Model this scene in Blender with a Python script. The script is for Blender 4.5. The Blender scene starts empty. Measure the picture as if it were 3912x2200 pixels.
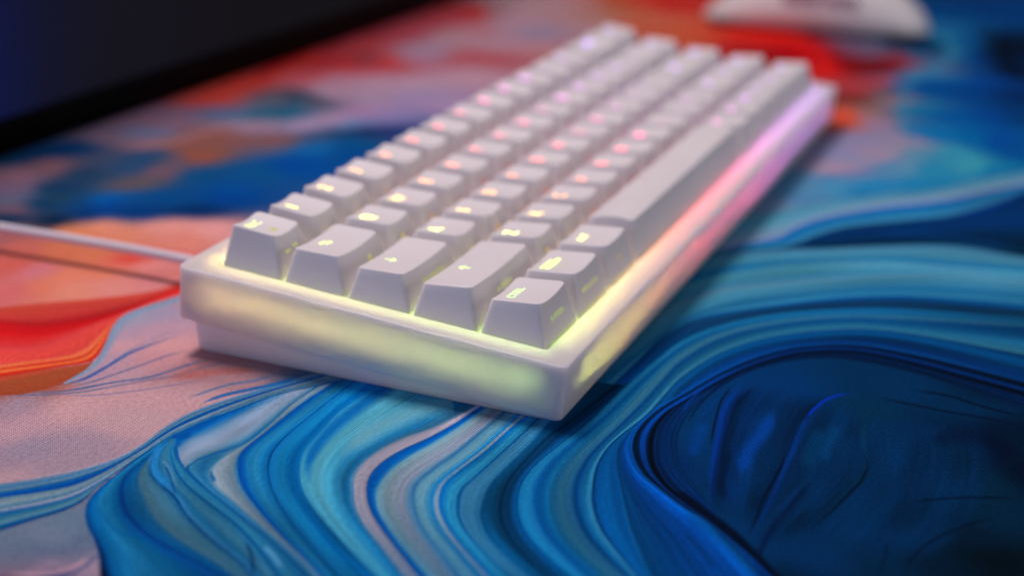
import bpy, bmesh, math
import numpy as np
from mathutils import Matrix, Vector

# ------------------------------------------------------------------ camera, world, lights
scene = bpy.context.scene
COL = scene.collection
MM = 0.001

cam_data = bpy.data.cameras.new("camera")
cam = bpy.data.objects.new("camera", cam_data)
COL.objects.link(cam)
CAM_RIGHT = Vector((0.38852998, -0.92121001, 0.02041019))
CAM_UP = Vector((0.32665732, 0.15841535, 0.93177228))
CAM_FWD = Vector((0.86159123, 0.35535433, -0.3624691))
m = Matrix.Identity(4)
for i in range(3):
    m[i][0] = CAM_RIGHT[i]; m[i][1] = CAM_UP[i]; m[i][2] = -CAM_FWD[i]
m[0][3], m[1][3], m[2][3] = -0.32914608, -0.12731800, 0.17081604
cam.matrix_world = m
cam_data.sensor_width = 36.0
cam_data.lens = 54.1669
cam_data.clip_start = 0.01
cam_data.clip_end = 20.0
cam_data.dof.use_dof = True
cam_data.dof.focus_distance = 0.377
cam_data.dof.aperture_fstop = 6.0
cam_data.dof.aperture_blades = 0
scene.camera = cam

world = bpy.data.worlds.new("World")
scene.world = world
world.use_nodes = True
bg = world.node_tree.nodes["Background"]
bg.inputs[0].default_value = (0.80, 0.84, 1.12, 1)
bg.inputs[1].default_value = 0.15

def area(name, loc, target, size, power, color, size_y=None):
    d = bpy.data.lights.new(name, 'AREA')
    d.energy = power; d.color = color; d.size = size
    if size_y:
        d.shape = 'RECTANGLE'; d.size_y = size_y
    o = bpy.data.objects.new(name, d); COL.objects.link(o)
    o.location = loc
    o.rotation_euler = (Vector(target) - Vector(loc)).to_track_quat('-Z', 'Y').to_euler()
    return o

area("ceiling_lamp", (0.13, 0.34, 0.90), (0.10, 0.06, 0.0), 0.27, 7.4, (1.0, 0.855, 0.84))
area("side_fill", (-0.85, 0.30, 0.30), (0.05, 0.05, 0.0), 0.4, 1.25, (0.54, 0.60, 1.0))  # added bluish fill for left faces and tray, no actual lamp there
area("front_fill", (0.35, -1.3, 0.30), (0.1, 0.0, 0.0), 0.7, 4.0, (1.0, 0.92, 0.90))  # added soft fill to brighten cap fronts and front case wall

scene.view_settings.view_transform = 'Standard'
scene.view_settings.look = 'None'
scene.view_settings.exposure = 0.0
scene.view_settings.gamma = 1.0
scene.cycles.use_denoising = True
scene.cycles.use_adaptive_sampling = False
try:
    scene.cycles.denoiser = 'OPENIMAGEDENOISE'
except Exception:
    pass
scene.cycles.max_bounces = 10
scene.cycles.diffuse_bounces = 5
scene.cycles.transmission_bounces = 6
scene.cycles.caustics_reflective = False
scene.cycles.caustics_refractive = False
scene.cycles.sample_clamp_indirect = 60.0

# ------------------------------------------------------------------ materials
def mat_new(name):
    mt = bpy.data.materials.new(name); mt.use_nodes = True
    nt = mt.node_tree
    return mt, nt, nt.nodes["Principled BSDF"]

def N(nt, typ, **kw):
    n = nt.nodes.new(typ)
    for k, v in kw.items():
        setattr(n, k, v)
    return n

def plain(name, color, rough=0.5, spec=0.5, coat=0.0, ior=1.5):
    mt, nt, b = mat_new(name)
    b.inputs['Base Color'].default_value = (*color, 1)
    b.inputs['Roughness'].default_value = rough
    b.inputs['Specular IOR Level'].default_value = spec
    b.inputs['Coat Weight'].default_value = coat
    b.inputs['IOR'].default_value = ior
    return mt

def fine_bump(nt, b, scale, strength, dist, detail=2.0):
    tc = N(nt, 'ShaderNodeTexCoord')
    nz = N(nt, 'ShaderNodeTexNoise'); nz.inputs['Scale'].default_value = scale; nz.inputs['Detail'].default_value = detail
    bp = N(nt, 'ShaderNodeBump'); bp.inputs['Strength'].default_value = strength; bp.inputs['Distance'].default_value = dist
    nt.links.new(tc.outputs['Object'], nz.inputs['Vector'])
    nt.links.new(nz.outputs['Fac'], bp.inputs['Height'])
    nt.links.new(bp.outputs['Normal'], b.inputs['Normal'])
    return nz

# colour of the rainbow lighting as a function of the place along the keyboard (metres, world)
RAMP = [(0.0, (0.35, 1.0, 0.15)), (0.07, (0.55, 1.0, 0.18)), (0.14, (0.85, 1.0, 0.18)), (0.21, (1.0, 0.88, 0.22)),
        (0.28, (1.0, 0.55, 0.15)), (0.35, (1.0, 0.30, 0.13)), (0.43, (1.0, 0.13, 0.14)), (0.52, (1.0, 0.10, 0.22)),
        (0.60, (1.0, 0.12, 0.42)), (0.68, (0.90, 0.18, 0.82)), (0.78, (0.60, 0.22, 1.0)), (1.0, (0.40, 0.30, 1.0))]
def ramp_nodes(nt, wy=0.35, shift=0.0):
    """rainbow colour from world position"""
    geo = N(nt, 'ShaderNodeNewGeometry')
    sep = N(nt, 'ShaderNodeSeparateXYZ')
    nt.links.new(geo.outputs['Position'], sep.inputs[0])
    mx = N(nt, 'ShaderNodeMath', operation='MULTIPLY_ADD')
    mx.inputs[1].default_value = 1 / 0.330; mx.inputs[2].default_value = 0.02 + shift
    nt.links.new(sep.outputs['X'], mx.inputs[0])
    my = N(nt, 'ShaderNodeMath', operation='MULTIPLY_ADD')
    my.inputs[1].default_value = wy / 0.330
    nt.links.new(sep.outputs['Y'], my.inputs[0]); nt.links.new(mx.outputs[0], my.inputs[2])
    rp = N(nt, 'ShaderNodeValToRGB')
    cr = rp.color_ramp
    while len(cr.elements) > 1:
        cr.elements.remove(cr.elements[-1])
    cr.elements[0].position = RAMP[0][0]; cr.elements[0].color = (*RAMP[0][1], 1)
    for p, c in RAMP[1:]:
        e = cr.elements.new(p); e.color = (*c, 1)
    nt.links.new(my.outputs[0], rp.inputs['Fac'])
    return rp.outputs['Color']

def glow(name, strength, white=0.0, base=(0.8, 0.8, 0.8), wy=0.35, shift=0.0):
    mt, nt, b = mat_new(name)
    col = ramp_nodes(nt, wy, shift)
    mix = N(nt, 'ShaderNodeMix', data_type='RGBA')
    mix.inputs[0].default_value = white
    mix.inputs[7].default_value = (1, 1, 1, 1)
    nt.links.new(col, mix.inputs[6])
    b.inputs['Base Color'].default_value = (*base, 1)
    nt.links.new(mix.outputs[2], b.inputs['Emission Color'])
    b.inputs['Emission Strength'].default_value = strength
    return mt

def keycap_material():
    mt, nt, b = mat_new("white_keycap_plastic")
    b.inputs['Roughness'].default_value = 0.48
    b.inputs['Specular IOR Level'].default_value = 0.42
    tc = N(nt, 'ShaderNodeTexCoord')
    nz = N(nt, 'ShaderNodeTexNoise'); nz.inputs['Scale'].default_value = 60; nz.inputs['Detail'].default_value = 4
    rp = N(nt, 'ShaderNodeValToRGB')
    rp.color_ramp.elements[0].position = 0.3; rp.color_ramp.elements[0].color = (0.70, 0.66, 0.675, 1)
    rp.color_ramp.elements[1].position = 0.7; rp.color_ramp.elements[1].color = (0.74, 0.70, 0.71, 1)
    nt.links.new(tc.outputs['Object'], nz.inputs['Vector']); nt.links.new(nz.outputs['Fac'], rp.inputs['Fac'])
    nt.links.new(rp.outputs['Color'], b.inputs['Base Color'])
    n2 = N(nt, 'ShaderNodeTexNoise'); n2.inputs['Scale'].default_value = 4200; n2.inputs['Detail'].default_value = 1
    bp = N(nt, 'ShaderNodeBump'); bp.inputs['Strength'].default_value = 0.12; bp.inputs['Distance'].default_value = 0.00006
    nt.links.new(tc.outputs['Object'], n2.inputs['Vector']); nt.links.new(n2.outputs['Fac'], bp.inputs['Height'])
    nt.links.new(bp.outputs['Normal'], b.inputs['Normal'])
    return mt

def frosted(name, color, radius, rough=0.38, scale=1.0):
    mt, nt, b = mat_new(name)
    b.inputs['Base Color'].default_value = (*color, 1)
    b.inputs['Subsurface Weight'].default_value = 1.0
    b.inputs['Subsurface Radius'].default_value = (radius, radius, radius)
    b.inputs['Subsurface Scale'].default_value = scale
    b.inputs['Roughness'].default_value = rough
    b.inputs['Specular IOR Level'].default_value = 0.4
    fine_bump(nt, b, 1400, 0.10, 0.0001)
    return mt

M_CAP = keycap_material()
M_FRAME = frosted("frosted_acrylic_frame", (0.61, 0.575, 0.58), 0.0080, 0.3)
M_TRAY = frosted("frosted_acrylic_tray", (0.78, 0.73, 0.75), 0.0050)
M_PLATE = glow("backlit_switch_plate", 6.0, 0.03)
M_STRIP = glow("light_diffuser", 47.0, 0.05, shift=0.06)
M_STRIP_END = glow("end_light_diffuser", 20.0, 0.16, wy=0.60, shift=0.02)
M_LEGEND = glow("backlit_legend", 4.0, 0.0, (0.1, 0.1, 0.1), shift=0.0)
M_LEGEND_NEAR = glow("backlit_legend_sharp", 1.8, 0.12, (0.1, 0.1, 0.1))
M_SIDE = glow("dim_printed_legend", 0.42, 0.02, (0.22, 0.20, 0.12), shift=0.05)
M_CABLE = plain("white_cable_rubber", (0.66, 0.62, 0.68), 0.42)
M_MOUSE = plain("white_mouse_shell", (0.72, 0.68, 0.68), 0.35)
M_DARK = plain("black_rubber", (0.012, 0.012, 0.014), 0.5)
M_BEZEL = plain("glossy_black_bezel", (0.003, 0.003, 0.003), 0.3, 0.5, 0, 1.1)
M_DESK = plain("black_desk_top", (0.01, 0.01, 0.011), 0.5)

# ------------------------------------------------------------------ helpers
def link_mesh(name, verts, faces, material, parent=None, smooth=True, sharp_deg=None, local=None):
    me = bpy.data.meshes.new(name)
    me.from_pydata([tuple(v) for v in verts], [], faces)
    me.validate()
    bm = bmesh.new(); bm.from_mesh(me)
    bmesh.ops.recalc_face_normals(bm, faces=bm.faces)
    bm.to_mesh(me); bm.free()
    if smooth:
        me.polygons.foreach_set('use_smooth', [True] * len(me.polygons))
    if sharp_deg is not None:
        me.set_sharp_from_angle(angle=math.radians(sharp_deg))
    me.materials.append(material)
    o = bpy.data.objects.new(name, me); COL.objects.link(o)
    if parent is not None:
        o.parent = parent
    return o

def tag(o, label, category, group=None, kind=None):
    if label: o['label'] = label
    if category: o['category'] = category
    if group: o['group'] = group
    if kind: o['kind'] = kind
    return o

def empty(name, loc, rot=(0, 0, 0)):
    o = bpy.data.objects.new(name, None); COL.objects.link(o)
    o.empty_display_size = 0.01
    o.location = loc; o.rotation_euler = rot
    return o

def rrect(x0, y0, x1, y1, r, nc=6, ns=10):
    """rounded rectangle outline with subdivided sides, counter-clockwise, always the same count"""
    pts = []
    cs = [(x1 - r, y0 + r, -90), (x1 - r, y1 - r, 0), (x0 + r, y1 - r, 90), (x0 + r, y0 + r, 180)]
    for k, (cx, cy, a0) in enumerate(cs):
        for i in range(nc + 1):
            a = math.radians(a0 + 90 * i / nc)
            pts.append((cx + r * math.cos(a), cy + r * math.sin(a)))
        nx, ny, na = cs[(k + 1) % 4]
        a = math.radians(na)
        ex, ey = nx + r * math.cos(a), ny + r * math.sin(a)
        sx, sy = pts[-1]
        for i in range(1, ns):
            t = i / ns
            pts.append((sx + (ex - sx) * t, sy + (ey - sy) * t))
    return pts

def loft(rings, cap_first=True, cap_last=True, closed=False):
    """faces over rings of equal length"""
    n = len(rings[0]); verts = [p for r in rings for p in r]; faces = []
    nr = len(rings)
    for j in range(nr if closed else nr - 1):
        a, b = j * n, ((j + 1) % nr) * n
        for i in range(n):
            k = (i + 1) % n
            faces.append((a + i, a + k, b + k, b + i))
    if not closed:
        if cap_first: faces.append(tuple(range(n))[::-1])
        if cap_last: faces.append(tuple((nr - 1) * n + i for i in range(n)))
    return verts, faces

# ------------------------------------------------------------------ the keyboard
U = 19.05
TILT = math.atan(0.0752)
kb = empty("keyboard", (0, 0, 0), (TILT, 0, 0))
# keyboard frame origin: keycap base level at the front left corner of the key field, 17.28 mm above the mat
KZ = 17.276
kb.location = (0, -0.0752 / math.hypot(1, .0752) * KZ * MM, KZ / math.hypot(1, .0752) * MM)
tag(kb, "compact white keyboard in a frosted case with rainbow lighting, lying on the painted mat", "keyboard")

# row -> (bottom y of row in units, height at front edge, height at back edge, front inset, back inset)
ROWS = {5: (0, 10.7, 8.6, 3.5, 0.9), 4: (1, 10.3, 8.1, 3.3, 0.9), 3: (2, 9.5, 8.2, 3.6, 1.1),
        2: (3, 9.8, 9.1, 3.7, 1.1), 1: (4, 11.0, 11.3, 3.7, 0.9)}
XI = 2.55

class Cap:
    def __init__(s, row, u0, w):
        yb, hf, hb, fi, bi = ROWS[row]
        s.row, s.u0, s.w = row, u0, w
        s.x0, s.x1 = u0 * U + 0.5, (u0 + w) * U - 0.5
        s.y0, s.y1 = yb * U + 0.5, (yb + 1) * U - 0.5
        s.tx0, s.tx1 = s.x0 + XI, s.x1 - XI
        s.ty0, s.ty1 = s.y0 + fi, s.y1 - bi
        s.hf, s.hb = hf, hb
        s.space = w > 5
        s.cx, s.cy = (s.tx0 + s.tx1) / 2, (s.ty0 + s.ty1) / 2
    def z(s, x, y):
        t = (y - s.ty0) / (s.ty1 - s.ty0)
        z = s.hf + (s.hb - s.hf) * t
        if s.space:
            v = max(-1, min(1, 2 * t - 1))
            return z - 0.1 + 1.15 * (1 - v * v)
        d = 0.95 if s.w < 1.6 else 0.8
        v = max(-1, min(1, (x - s.cx) / ((s.tx1 - s.tx0) / 2)))
        return z - d * (1 - v * v)
    def mesh(s):
        base = rrect(s.x0, s.y0, s.x1, s.y1, 0.9)
        top = rrect(s.tx0, s.ty0, s.tx1, s.ty1, 1.5)
        rings = []
        inner = rrect(s.x0 + 1.2, s.y0 + 1.2, s.x1 - 1.2, s.y1 - 1.2, 0.5)
        rings.append([(x, y, 3.0) for x, y in inner])
        rings.append([(x, y, -1.4) for x, y in inner])
        skirt = rrect(s.x0 - .2, s.y0 - .2, s.x1 + .2, s.y1 + .2, 0.9)
        rings.append([(x, y, -1.4) for x, y in skirt])
        for t in (0.03, 0.25, 0.5, 0.75, 0.93):
            rings.append([(a[0] + (b[0] - a[0]) * t, a[1] + (b[1] - a[1]) * t, s.z(*b) * t) for a, b in zip(base, top)])
        def ins(d, dz):
            r = rrect(s.tx0 + d, s.ty0 + d, s.tx1 - d, s.ty1 - d, max(0.3, 1.5 - d))
            return [(x, y, s.z(x, y) - dz) for x, y in r]
        rings.append([(a[0] + (b[0] - a[0]) * .985, a[1] + (b[1] - a[1]) * .985, s.z(*b) - 0.30) for a, b in zip(base, top)])
        rings.append(ins(0.04, 0.12))
        rings.append(ins(0.18, 0.02))
        rings.append(ins(0.45, 0.0))
        wx, wy = s.tx1 - s.tx0, s.ty1 - s.ty0
        for q in (0.22, 0.42, 0.62, 0.8, 0.93):
            dx, dy = wx / 2 * q, wy / 2 * q
            r = rrect(s.tx0 + dx, s.ty0 + dy, s.tx1 - dx, s.ty1 - dy, max(0.02, 1.1 * (1 - q)))
            rings.append([(x, y, s.z(x, y)) for x, y in r])
        v, f = loft(rings)
        return [(x * MM, y * MM, z * MM) for x, y, z in v], f

def text_mesh(txt, size, stretch=1.0, bold=0.0):
    cu = bpy.data.curves.new("tmp", 'FONT'); cu.body = txt
    cu.size = size; cu.align_x = 'CENTER'; cu.align_y = 'CENTER'
    cu.extrude = 0.02; cu.space_character = 1.12; cu.offset = bold; cu.resolution_u = 3
    ob = bpy.data.objects.new("tmp", cu); COL.objects.link(ob)
    dg = bpy.context.evaluated_depsgraph_get(); dg.update()
    me = bpy.data.meshes.new_from_object(ob.evaluated_get(dg))
    vs = [tuple(v.co) for v in me.vertices]; fs = [tuple(p.vertices) for p in me.polygons]
    bpy.data.objects.remove(ob); bpy.data.curves.remove(cu); bpy.data.meshes.remove(me)
    return [(x * stretch, y, z) for x, y, z in vs], fs

def strokes_mesh(lines, w):
    """thin bars along line segments, in the plane"""
    vs, fs = [], []
    for (ax, ay), (bx, by) in lines:
        dx, dy = bx - ax, by - ay; L = math.hypot(dx, dy) or 1
        nx, ny = -dy / L * w / 2, dx / L * w / 2
        ex, ey = dx / L * w * .3, dy / L * w * .3
        b = len(vs)
        for z in (-0.02, 0.02):
            vs += [(ax - ex + nx, ay - ey + ny, z), (ax - ex - nx, ay - ey - ny, z), (bx + ex - nx, by + ey - ny, z), (bx + ex + nx, by + ey + ny, z)]
        fs += [(b, b + 1, b + 2, b + 3), (b + 7, b + 6, b + 5, b + 4)] + [(b + i, b + 4 + i, b + 4 + (i + 1) % 4, b + (i + 1) % 4) for i in range(4)]
    return vs, fs

ARROWS = {
    'tab': [((-1.7, .75), (1.2, .75)), ((-1.7, .75), (-.8, 1.35)), ((-1.7, .75), (-.8, .2)),
            ((-1.2, -.75), (1.7, -.75)), ((1.7, -.75), (.8, -.15)), ((1.7, -.75), (.8, -1.35))],
    'down': [((0, 1.5), (0, -1.5)), ((0, -1.5), (-1.1, -.3)), ((0, -1.5), (1.1, -.3))],
    'up': [((0, -1.5), (0, 1.5)), ((0, 1.5), (-1.1, .3)), ((0, 1.5), (1.1, .3))],
    'left': [((-1.7, 0), (1.7, 0)), ((-1.7, 0), (-.6, 1)), ((-1.7, 0), (-.6, -1))],
    'right': [((-1.7, 0), (1.7, 0)), ((1.7, 0), (.6, 1)), ((1.7, 0), (.6, -1))],
    'enter': [((-1.7, -.5), (1.7, -.5)), ((-1.7, -.5), (-.7, .4)), ((-1.7, -.5), (-.7, -1.4)), ((1.7, -.5), (1.7, 1.3))],
    'bars': [((-4.4, 1.2), (3.4, 1.2))] + [((-4.3, y), (4.5, y)) for y in (-.1, -.55, -.9)],
    'dash': [((-.9, 0), (.9, 0))],
    'icon': [((-.8, .8), (.8, .8)), ((-.8, .3), (.8, .3)), ((-.8, -.2), (.8, -.2)), ((-.8, -.7), (.8, -.7))],
    'burst': [((-1.1, 0), (1.1, 0)), ((-.8, -.8), (.8, .8)), ((0, -1.1), (0, 1.1)), ((-.8, .8), (.8, -.8))],
    'arc': [((1.8 * math.cos(a), -1.5 + 1.0 * math.sin(a)), (1.8 * math.cos(a + .3), -1.5 + 1.0 * math.sin(a + .3))) for a in [math.pi + .31 * i for i in range(10)]],
}
def glyph(spec, size, w=0.55):
    if spec in ARROWS:
        return strokes_mesh(ARROWS[spec], w)
    return text_mesh(spec, size, 1.0, 0.004 * size)

def add_legend(cap, cap_obj, spec, lx, ly, size, material=None, name='legend', w=0.55):
    vs, fs = glyph(spec, size, w)
    out = [((lx + x) * MM, (ly + y) * MM, (cap.z(lx + x, ly + y) + 0.012 + z) * MM) for x, y, z in vs]
    return link_mesh(name, out, fs, material or M_LEGEND, cap_obj, smooth=False)

def add_side(cap, cap_obj, spec, size, lx=None, s0=5.0, w=0.35):
    vs, fs = glyph(spec, size, w)
    lx = cap.cx if lx is None else lx
    fi = cap.ty0 - cap.y0; h = cap.z(lx, cap.ty0)
    L = math.hypot(fi, h); ey, ez = fi / L, h / L
    out = []
    for x, y, z in vs:
        hh = cap.z(lx + x, cap.ty0)
        Lx = math.hypot(fi, hh); t = (s0 + y) / Lx
        out.append(((lx + x) * MM, (cap.y0 + fi * t - ez * (0.03 + z)) * MM, (hh * t + ey * (0.03 + z)) * MM))
    return link_mesh('side_legend', out, fs, M_SIDE, cap_obj, smooth=False)

LAY = {
    1: [('Esc', 1)] + [(c, 1) for c in '1234567890-='] + [('BACK', 2), ('DEL', 1)],
    2: [('tab', 1.5)] + [(c, 1) for c in 'QWERTYUIOP[]'] + [('\\', 1.5), ('PGUP', 1)],
    3: [('down', 1.75)] + [(c, 1) for c in "ASDFGHJKL;'"] + [('enter', 2.25), ('PGDN', 1)],
    4: [('up', 2.25)] + [(c, 1) for c in 'ZXCVBNM,./'] + [('up', 1.75), ('up', 1), ('END', 1)],
    5: [('CTRL', 1.25), ('WIN', 1.25), ('ALT', 1.25), ('', 6.25), ('ALT', 1), ('FN', 1), ('CTRL', 1), ('left', 1), ('down', 1), ('right', 1)],
}
SHIFTED = dict(zip('1234567890-=', '!@#$%^&*()_+'))
CAP_RNG = np.random.default_rng(12)
for row, keys in LAY.items():
    u = 0.0
    for k, (leg, w) in enumerate(keys):
        c = Cap(row, u, w)
        v, f = c.mesh()
        name = 'spacebar' if c.space else 'keycap'
        # every cap sits a hair differently on its switch
        jx, jy, ja, jz = (float(q) for q in CAP_RNG.normal(0, 1, 4))
        pc = Vector((c.cx * MM, c.cy * MM, 0))
        jm = Matrix.Translation(pc + Vector((jx * .04, jy * .04, jz * .06 - .05)) * MM) @ Matrix.Rotation(math.radians(ja * .22), 4, 'Z') @ Matrix.Rotation(math.radians(jx * .15), 4, 'X') @ Matrix.Translation(-pc)
        co = link_mesh(name, v, f, M_CAP, kb, smooth=True, sharp_deg=50)
        co.matrix_local = jm
        lx, ly = c.x0 - 0.5 + 7.6, c.y0 - 0.5 + 12.9
        left_col, far = (k == 0), u > 14.5
        if leg == 'Esc':
            add_legend(c, co, 'ESC', c.x0 + 7.8, c.y0 + 13.5, 3.5, M_LEGEND_NEAR)
            add_legend(c, co, 'burst', c.x0 + 8.4, c.y0 + 7.6, 3, M_SIDE, 'function_legend', 0.5)
            add_side(c, co, 'dash', 2, c.cx - 2.2, 6.0, 0.7); add_side(c, co, 'dash', 2, c.cx + 2.0, 6.6, 0.7)
        elif leg == 'tab':
            add_legend(c, co, leg, c.cx - 1.6, c.y0 + 12.7, 3.4, M_LEGEND_NEAR, w=0.40); add_side(c, co, 'icon', 2.4, c.cx + 4, 5.2, 0.3)
        elif row == 3 and left_col:
            add_legend(c, co, leg, c.cx - 3.2, c.y0 + 12.5, 3.4, M_LEGEND_NEAR, w=0.40); add_side(c, co, 'LED ON/OFF', 2.1, c.cx + 1.5, 4.9)
        elif row == 4 and left_col:
            add_legend(c, co, leg, c.cx - 2.2, c.y0 + 12.5, 3.4, M_LEGEND_NEAR, w=0.40); add_side(c, co, 'A-SPEED+', 2.1, c.cx + .5, 5.4)
        elif row == 5 and leg == 'WIN':
            add_legend(c, co, 'bars', c.x0 + 10.8, c.y0 + 13.2, 3.0, M_LEGEND_NEAR, w=0.6)
            add_legend(c, co, 'arc', c.x0 + 11.4, c.y0 + 11.4, 3.0, M_SIDE, 'function_legend', 0.3)
            add_side(c, co, 'WIN-LOCK', 2.1, c.cx, 5.2)
        elif row == 5 and left_col:
            add_legend(c, co, 'CTRL', c.x0 + 10.4, c.y0 + 13.3, 3.2, M_LEGEND_NEAR); add_side(c, co, 'B-SPEED-', 2.1, c.cx, 5.4)
        elif c.space:
            add_legend(c, co, 'dash', c.x0 + 43, c.y0 + 13.5, 3, M_SIDE, 'function_legend', 0.7)
        elif row == 5:
            add_legend(c, co, leg, (c.x0 + 11 if w > 1 else lx), ly + .5, 3.1 if len(leg) > 1 else 3.8)
            add_side(c, co, 'icon' if far else 'F%d' % (k + 1), 2.2)
        elif far:
            add_legend(c, co, leg, lx, ly, 2.3 if len(leg) > 3 else 2.8)
        elif w > 1.2:
            add_legend(c, co, leg, c.cx, c.cy + 1.8, 3.4)
        else:
            add_legend(c, co, leg, lx + .2, ly, 5.6)
            if row == 1:
                add_side(c, co, 'F%d' % k, 2.3, None, 5.6)
            elif row == 2:
                add_side(c, co, 'icon' if k % 3 else 'dash', 2.2, None, 5.0, 0.5)
            else:
                add_side(c, co, 'icon' if (k + row) % 2 else 'dash', 2.2, None, 4.8, 0.5)
        u += w

LEDGE, Z_LEDGE, Z_FLOOR = 1.3, -3.4, -8.4        # lights sit in a channel under the case's inner lip
def ring_solid(name, outer, inner, zs_out, zs_in, material, parent, ro=3.0, ri=0.8, bev=0.5, sharp=40):
    """hollow frame: outer outlines down one side, inner outlines up the other; all closed"""
    rings = []
    (z_top, z_bot) = zs_out
    nc, ns = 8, 24
    def R(rect, d, r): return rrect(rect[0] + d, rect[1] + d, rect[2] - d, rect[3] - d, max(.05, r - d), nc, ns)
    rings.append([(x, y, z_top) for x, y in R(inner, -bev, ri + bev)])
    rings.append([(x, y, z_top) for x, y in R(outer, bev * 1.6, ro)])
    rings.append([(x, y, z_top - .04 * bev) for x, y in R(outer, bev, ro)])
    for a in (30, 60, 90):
        a = math.radians(a)
        rings.append([(x, y, z_top - bev * (1 - math.cos(a))) for x, y in R(outer, bev * (1 - math.sin(a)), ro)])
    rings.append([(x, y, z_bot + bev) for x, y in R(outer, 0, ro)])
    rings.append([(x, y, z_bot + bev * .3) for x, y in R(outer, bev * .3, ro)])
    rings.append([(x, y, z_bot) for x, y in R(outer, bev, ro)])
    cav = (inner[0] - LEDGE, inner[1] - LEDGE, inner[2] + LEDGE, inner[3] + LEDGE)
    rings.append([(x, y, z_bot) for x, y in R(inner, 0, ri)])
    rings.append([(x, y, Z_FLOOR) for x, y in R(inner, 0, ri)])
    rings.append([(x, y, Z_FLOOR) for x, y in R(cav, 0, ri)])
    rings.append([(x, y, Z_LEDGE) for x, y in R(cav, 0, ri)])
    rings.append([(x, y, Z_LEDGE) for x, y in R(inner, 0, ri)])
    rings.append([(x, y, z_top - bev) for x, y in R(inner, 0, ri)])
    rings.append([(x, y, z_top - .3 * bev) for x, y in R(inner, -bev * .3, ri + bev * .3)])
    v, f = loft(rings, closed=True)
    return link_mesh(name, [(x * MM, y * MM, z * MM) for x, y, z in v], f, material, parent, True, sharp)

W16, H5 = 16 * U, 5 * U
OUT = (-7.6, -8.0, W16 + 7.6, H5 + 8.6)
INN = (-0.35, -0.35, W16 + 0.35, H5 + 0.35)
ring_solid("upper_case", OUT, INN, (0.5, -14.6), None, M_FRAME, kb, ro=2.4, bev=0.32)

# wedge shaped tray under the frame, standing flat on the mat
def tray():
    rings = []
    def zmat(y): return -KZ - 0.0752 * y
    def R(d, r): return rrect(OUT[0] + d, OUT[1] + d, OUT[2] - d, OUT[3] - d, r, 8, 24)
    rings.append([(x, y, -14.5) for x, y in R(9, .3)])
    rings.append([(x, y, -14.5) for x, y in R(2.7, 2.4)])
    rings.append([(x, y, -14.9) for x, y in R(2.7, 2.4)])
    lo = R(3.9, 2.4)
    up = R(2.7, 2.4)
    rings.append([(a[0] + (b[0] - a[0]) * .85, a[1] + (b[1] - a[1]) * .85, max(-14.95 + (zmat(b[1]) + .55 + 14.95), -99) if zmat(b[1]) + .55 < -15 else -15) for a, b in zip(up, lo)])
    rings.append([(x, y, zmat(y) + .25) for x, y in lo])
    rings.append([(x, y, zmat(y) + .1) for x, y in R(4.4, 2.4)])
    rings.append([(x, y, zmat(y) + .1) for x, y in R(9, .3)])
    v, f = loft(rings, closed=False)
    return link_mesh("lower_case", [(x * MM, y * MM, z * MM) for x, y, z in v], f, M_TRAY, kb, True, 35)
tray()

# switch plate with the lights under the keycaps
def box(name, x0, y0, z0, x1, y1, z1, material, parent, bev=0.0, seg=3):
    bm = bmesh.new()
    bmesh.ops.create_cube(bm, size=1)
    for v in bm.verts:
        v.co = Vector(((x0 + x1) / 2 + v.co.x * (x1 - x0), (y0 + y1) / 2 + v.co.y * (y1 - y0), (z0 + z1) / 2 + v.co.z * (z1 - z0))) * MM
    if bev:
        bmesh.ops.bevel(bm, geom=list(bm.edges), offset=bev * MM, segments=seg, profile=.5, affect='EDGES')
    me = bpy.data.meshes.new(name); bm.to_mesh(me); bm.free()
    if bev:
        me.polygons.foreach_set('use_smooth', [True] * len(me.polygons)); me.set_sharp_from_angle(angle=math.radians(40))
    me.materials.append(material)
    o = bpy.data.objects.new(name, me); COL.objects.link(o)
    if parent is not None: o.parent = parent
    return o
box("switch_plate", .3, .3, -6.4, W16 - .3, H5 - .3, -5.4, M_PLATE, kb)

def band(name, d, z0, z1, ends, material):
    """light-guiding strips standing in the channel: one pair along the long sides, one pair across the ends"""
    x0, y0, x1, y1 = INN[0] + d, INN[1] + d, INN[2] - d, INN[3] - d
    t = .4
    if ends:
        rects = [(x0, y0 + .8, x0 + t, y1 - .8), (x1 - t, y0 + 1.6, x1, y1 - 1.6)]
    else:
        rects = [(x0 + 7.0, y0, x1 - .8, y0 + t), (x0 + .8, y1 - t, x1 - .8, y1)]
    for a, b, c, e in rects:
        box(name, a, b, z0, c, e, z1, material, kb)
band("light_strip", -LEDGE + .15, -8.0, -4.3, False, M_STRIP)
band("light_strip", -LEDGE + .15, -8.0, -3.8, True, M_STRIP_END)

# unseen opaque rim, added to stop strip light leaking up to the keys
def rim():
    a = rrect(INN[0] - .55, INN[1] - .55, INN[2] + .55, INN[3] + .55, .5, 3, 6)
    b = rrect(INN[0] - .1, INN[1] - .1, INN[2] + .1, INN[3] + .1, .3, 3, 6)
    z0, z1 = Z_FLOOR + .05, Z_LEDGE - .03
    v, f = loft([[(x, y, z0) for x, y in a], [(x, y, z1) for x, y in a], [(x, y, z1) for x, y in b], [(x, y, z0) for x, y in b]], closed=True)
    link_mesh("light_baffle", [(x * MM, y * MM, z * MM) for x, y, z in v], f, plain("white_rim_plastic", (.75, .74, .74), .6), kb, False)
rim()

# ------------------------------------------------------------------ the print on the desk mat
MX0, MX1, MY0, MY1 = -170.0, 730.0, -150.0, 285.0
RES = 0.25
NX, NY = int((MX1 - MX0) / RES), int((MY1 - MY0) / RES)

def srgb_lin(c):
    c = np.asarray(c, float) / 255.0
    return np.where(c <= 0.04045, c / 12.92, ((c + 0.055) / 1.055) ** 2.4)

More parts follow.
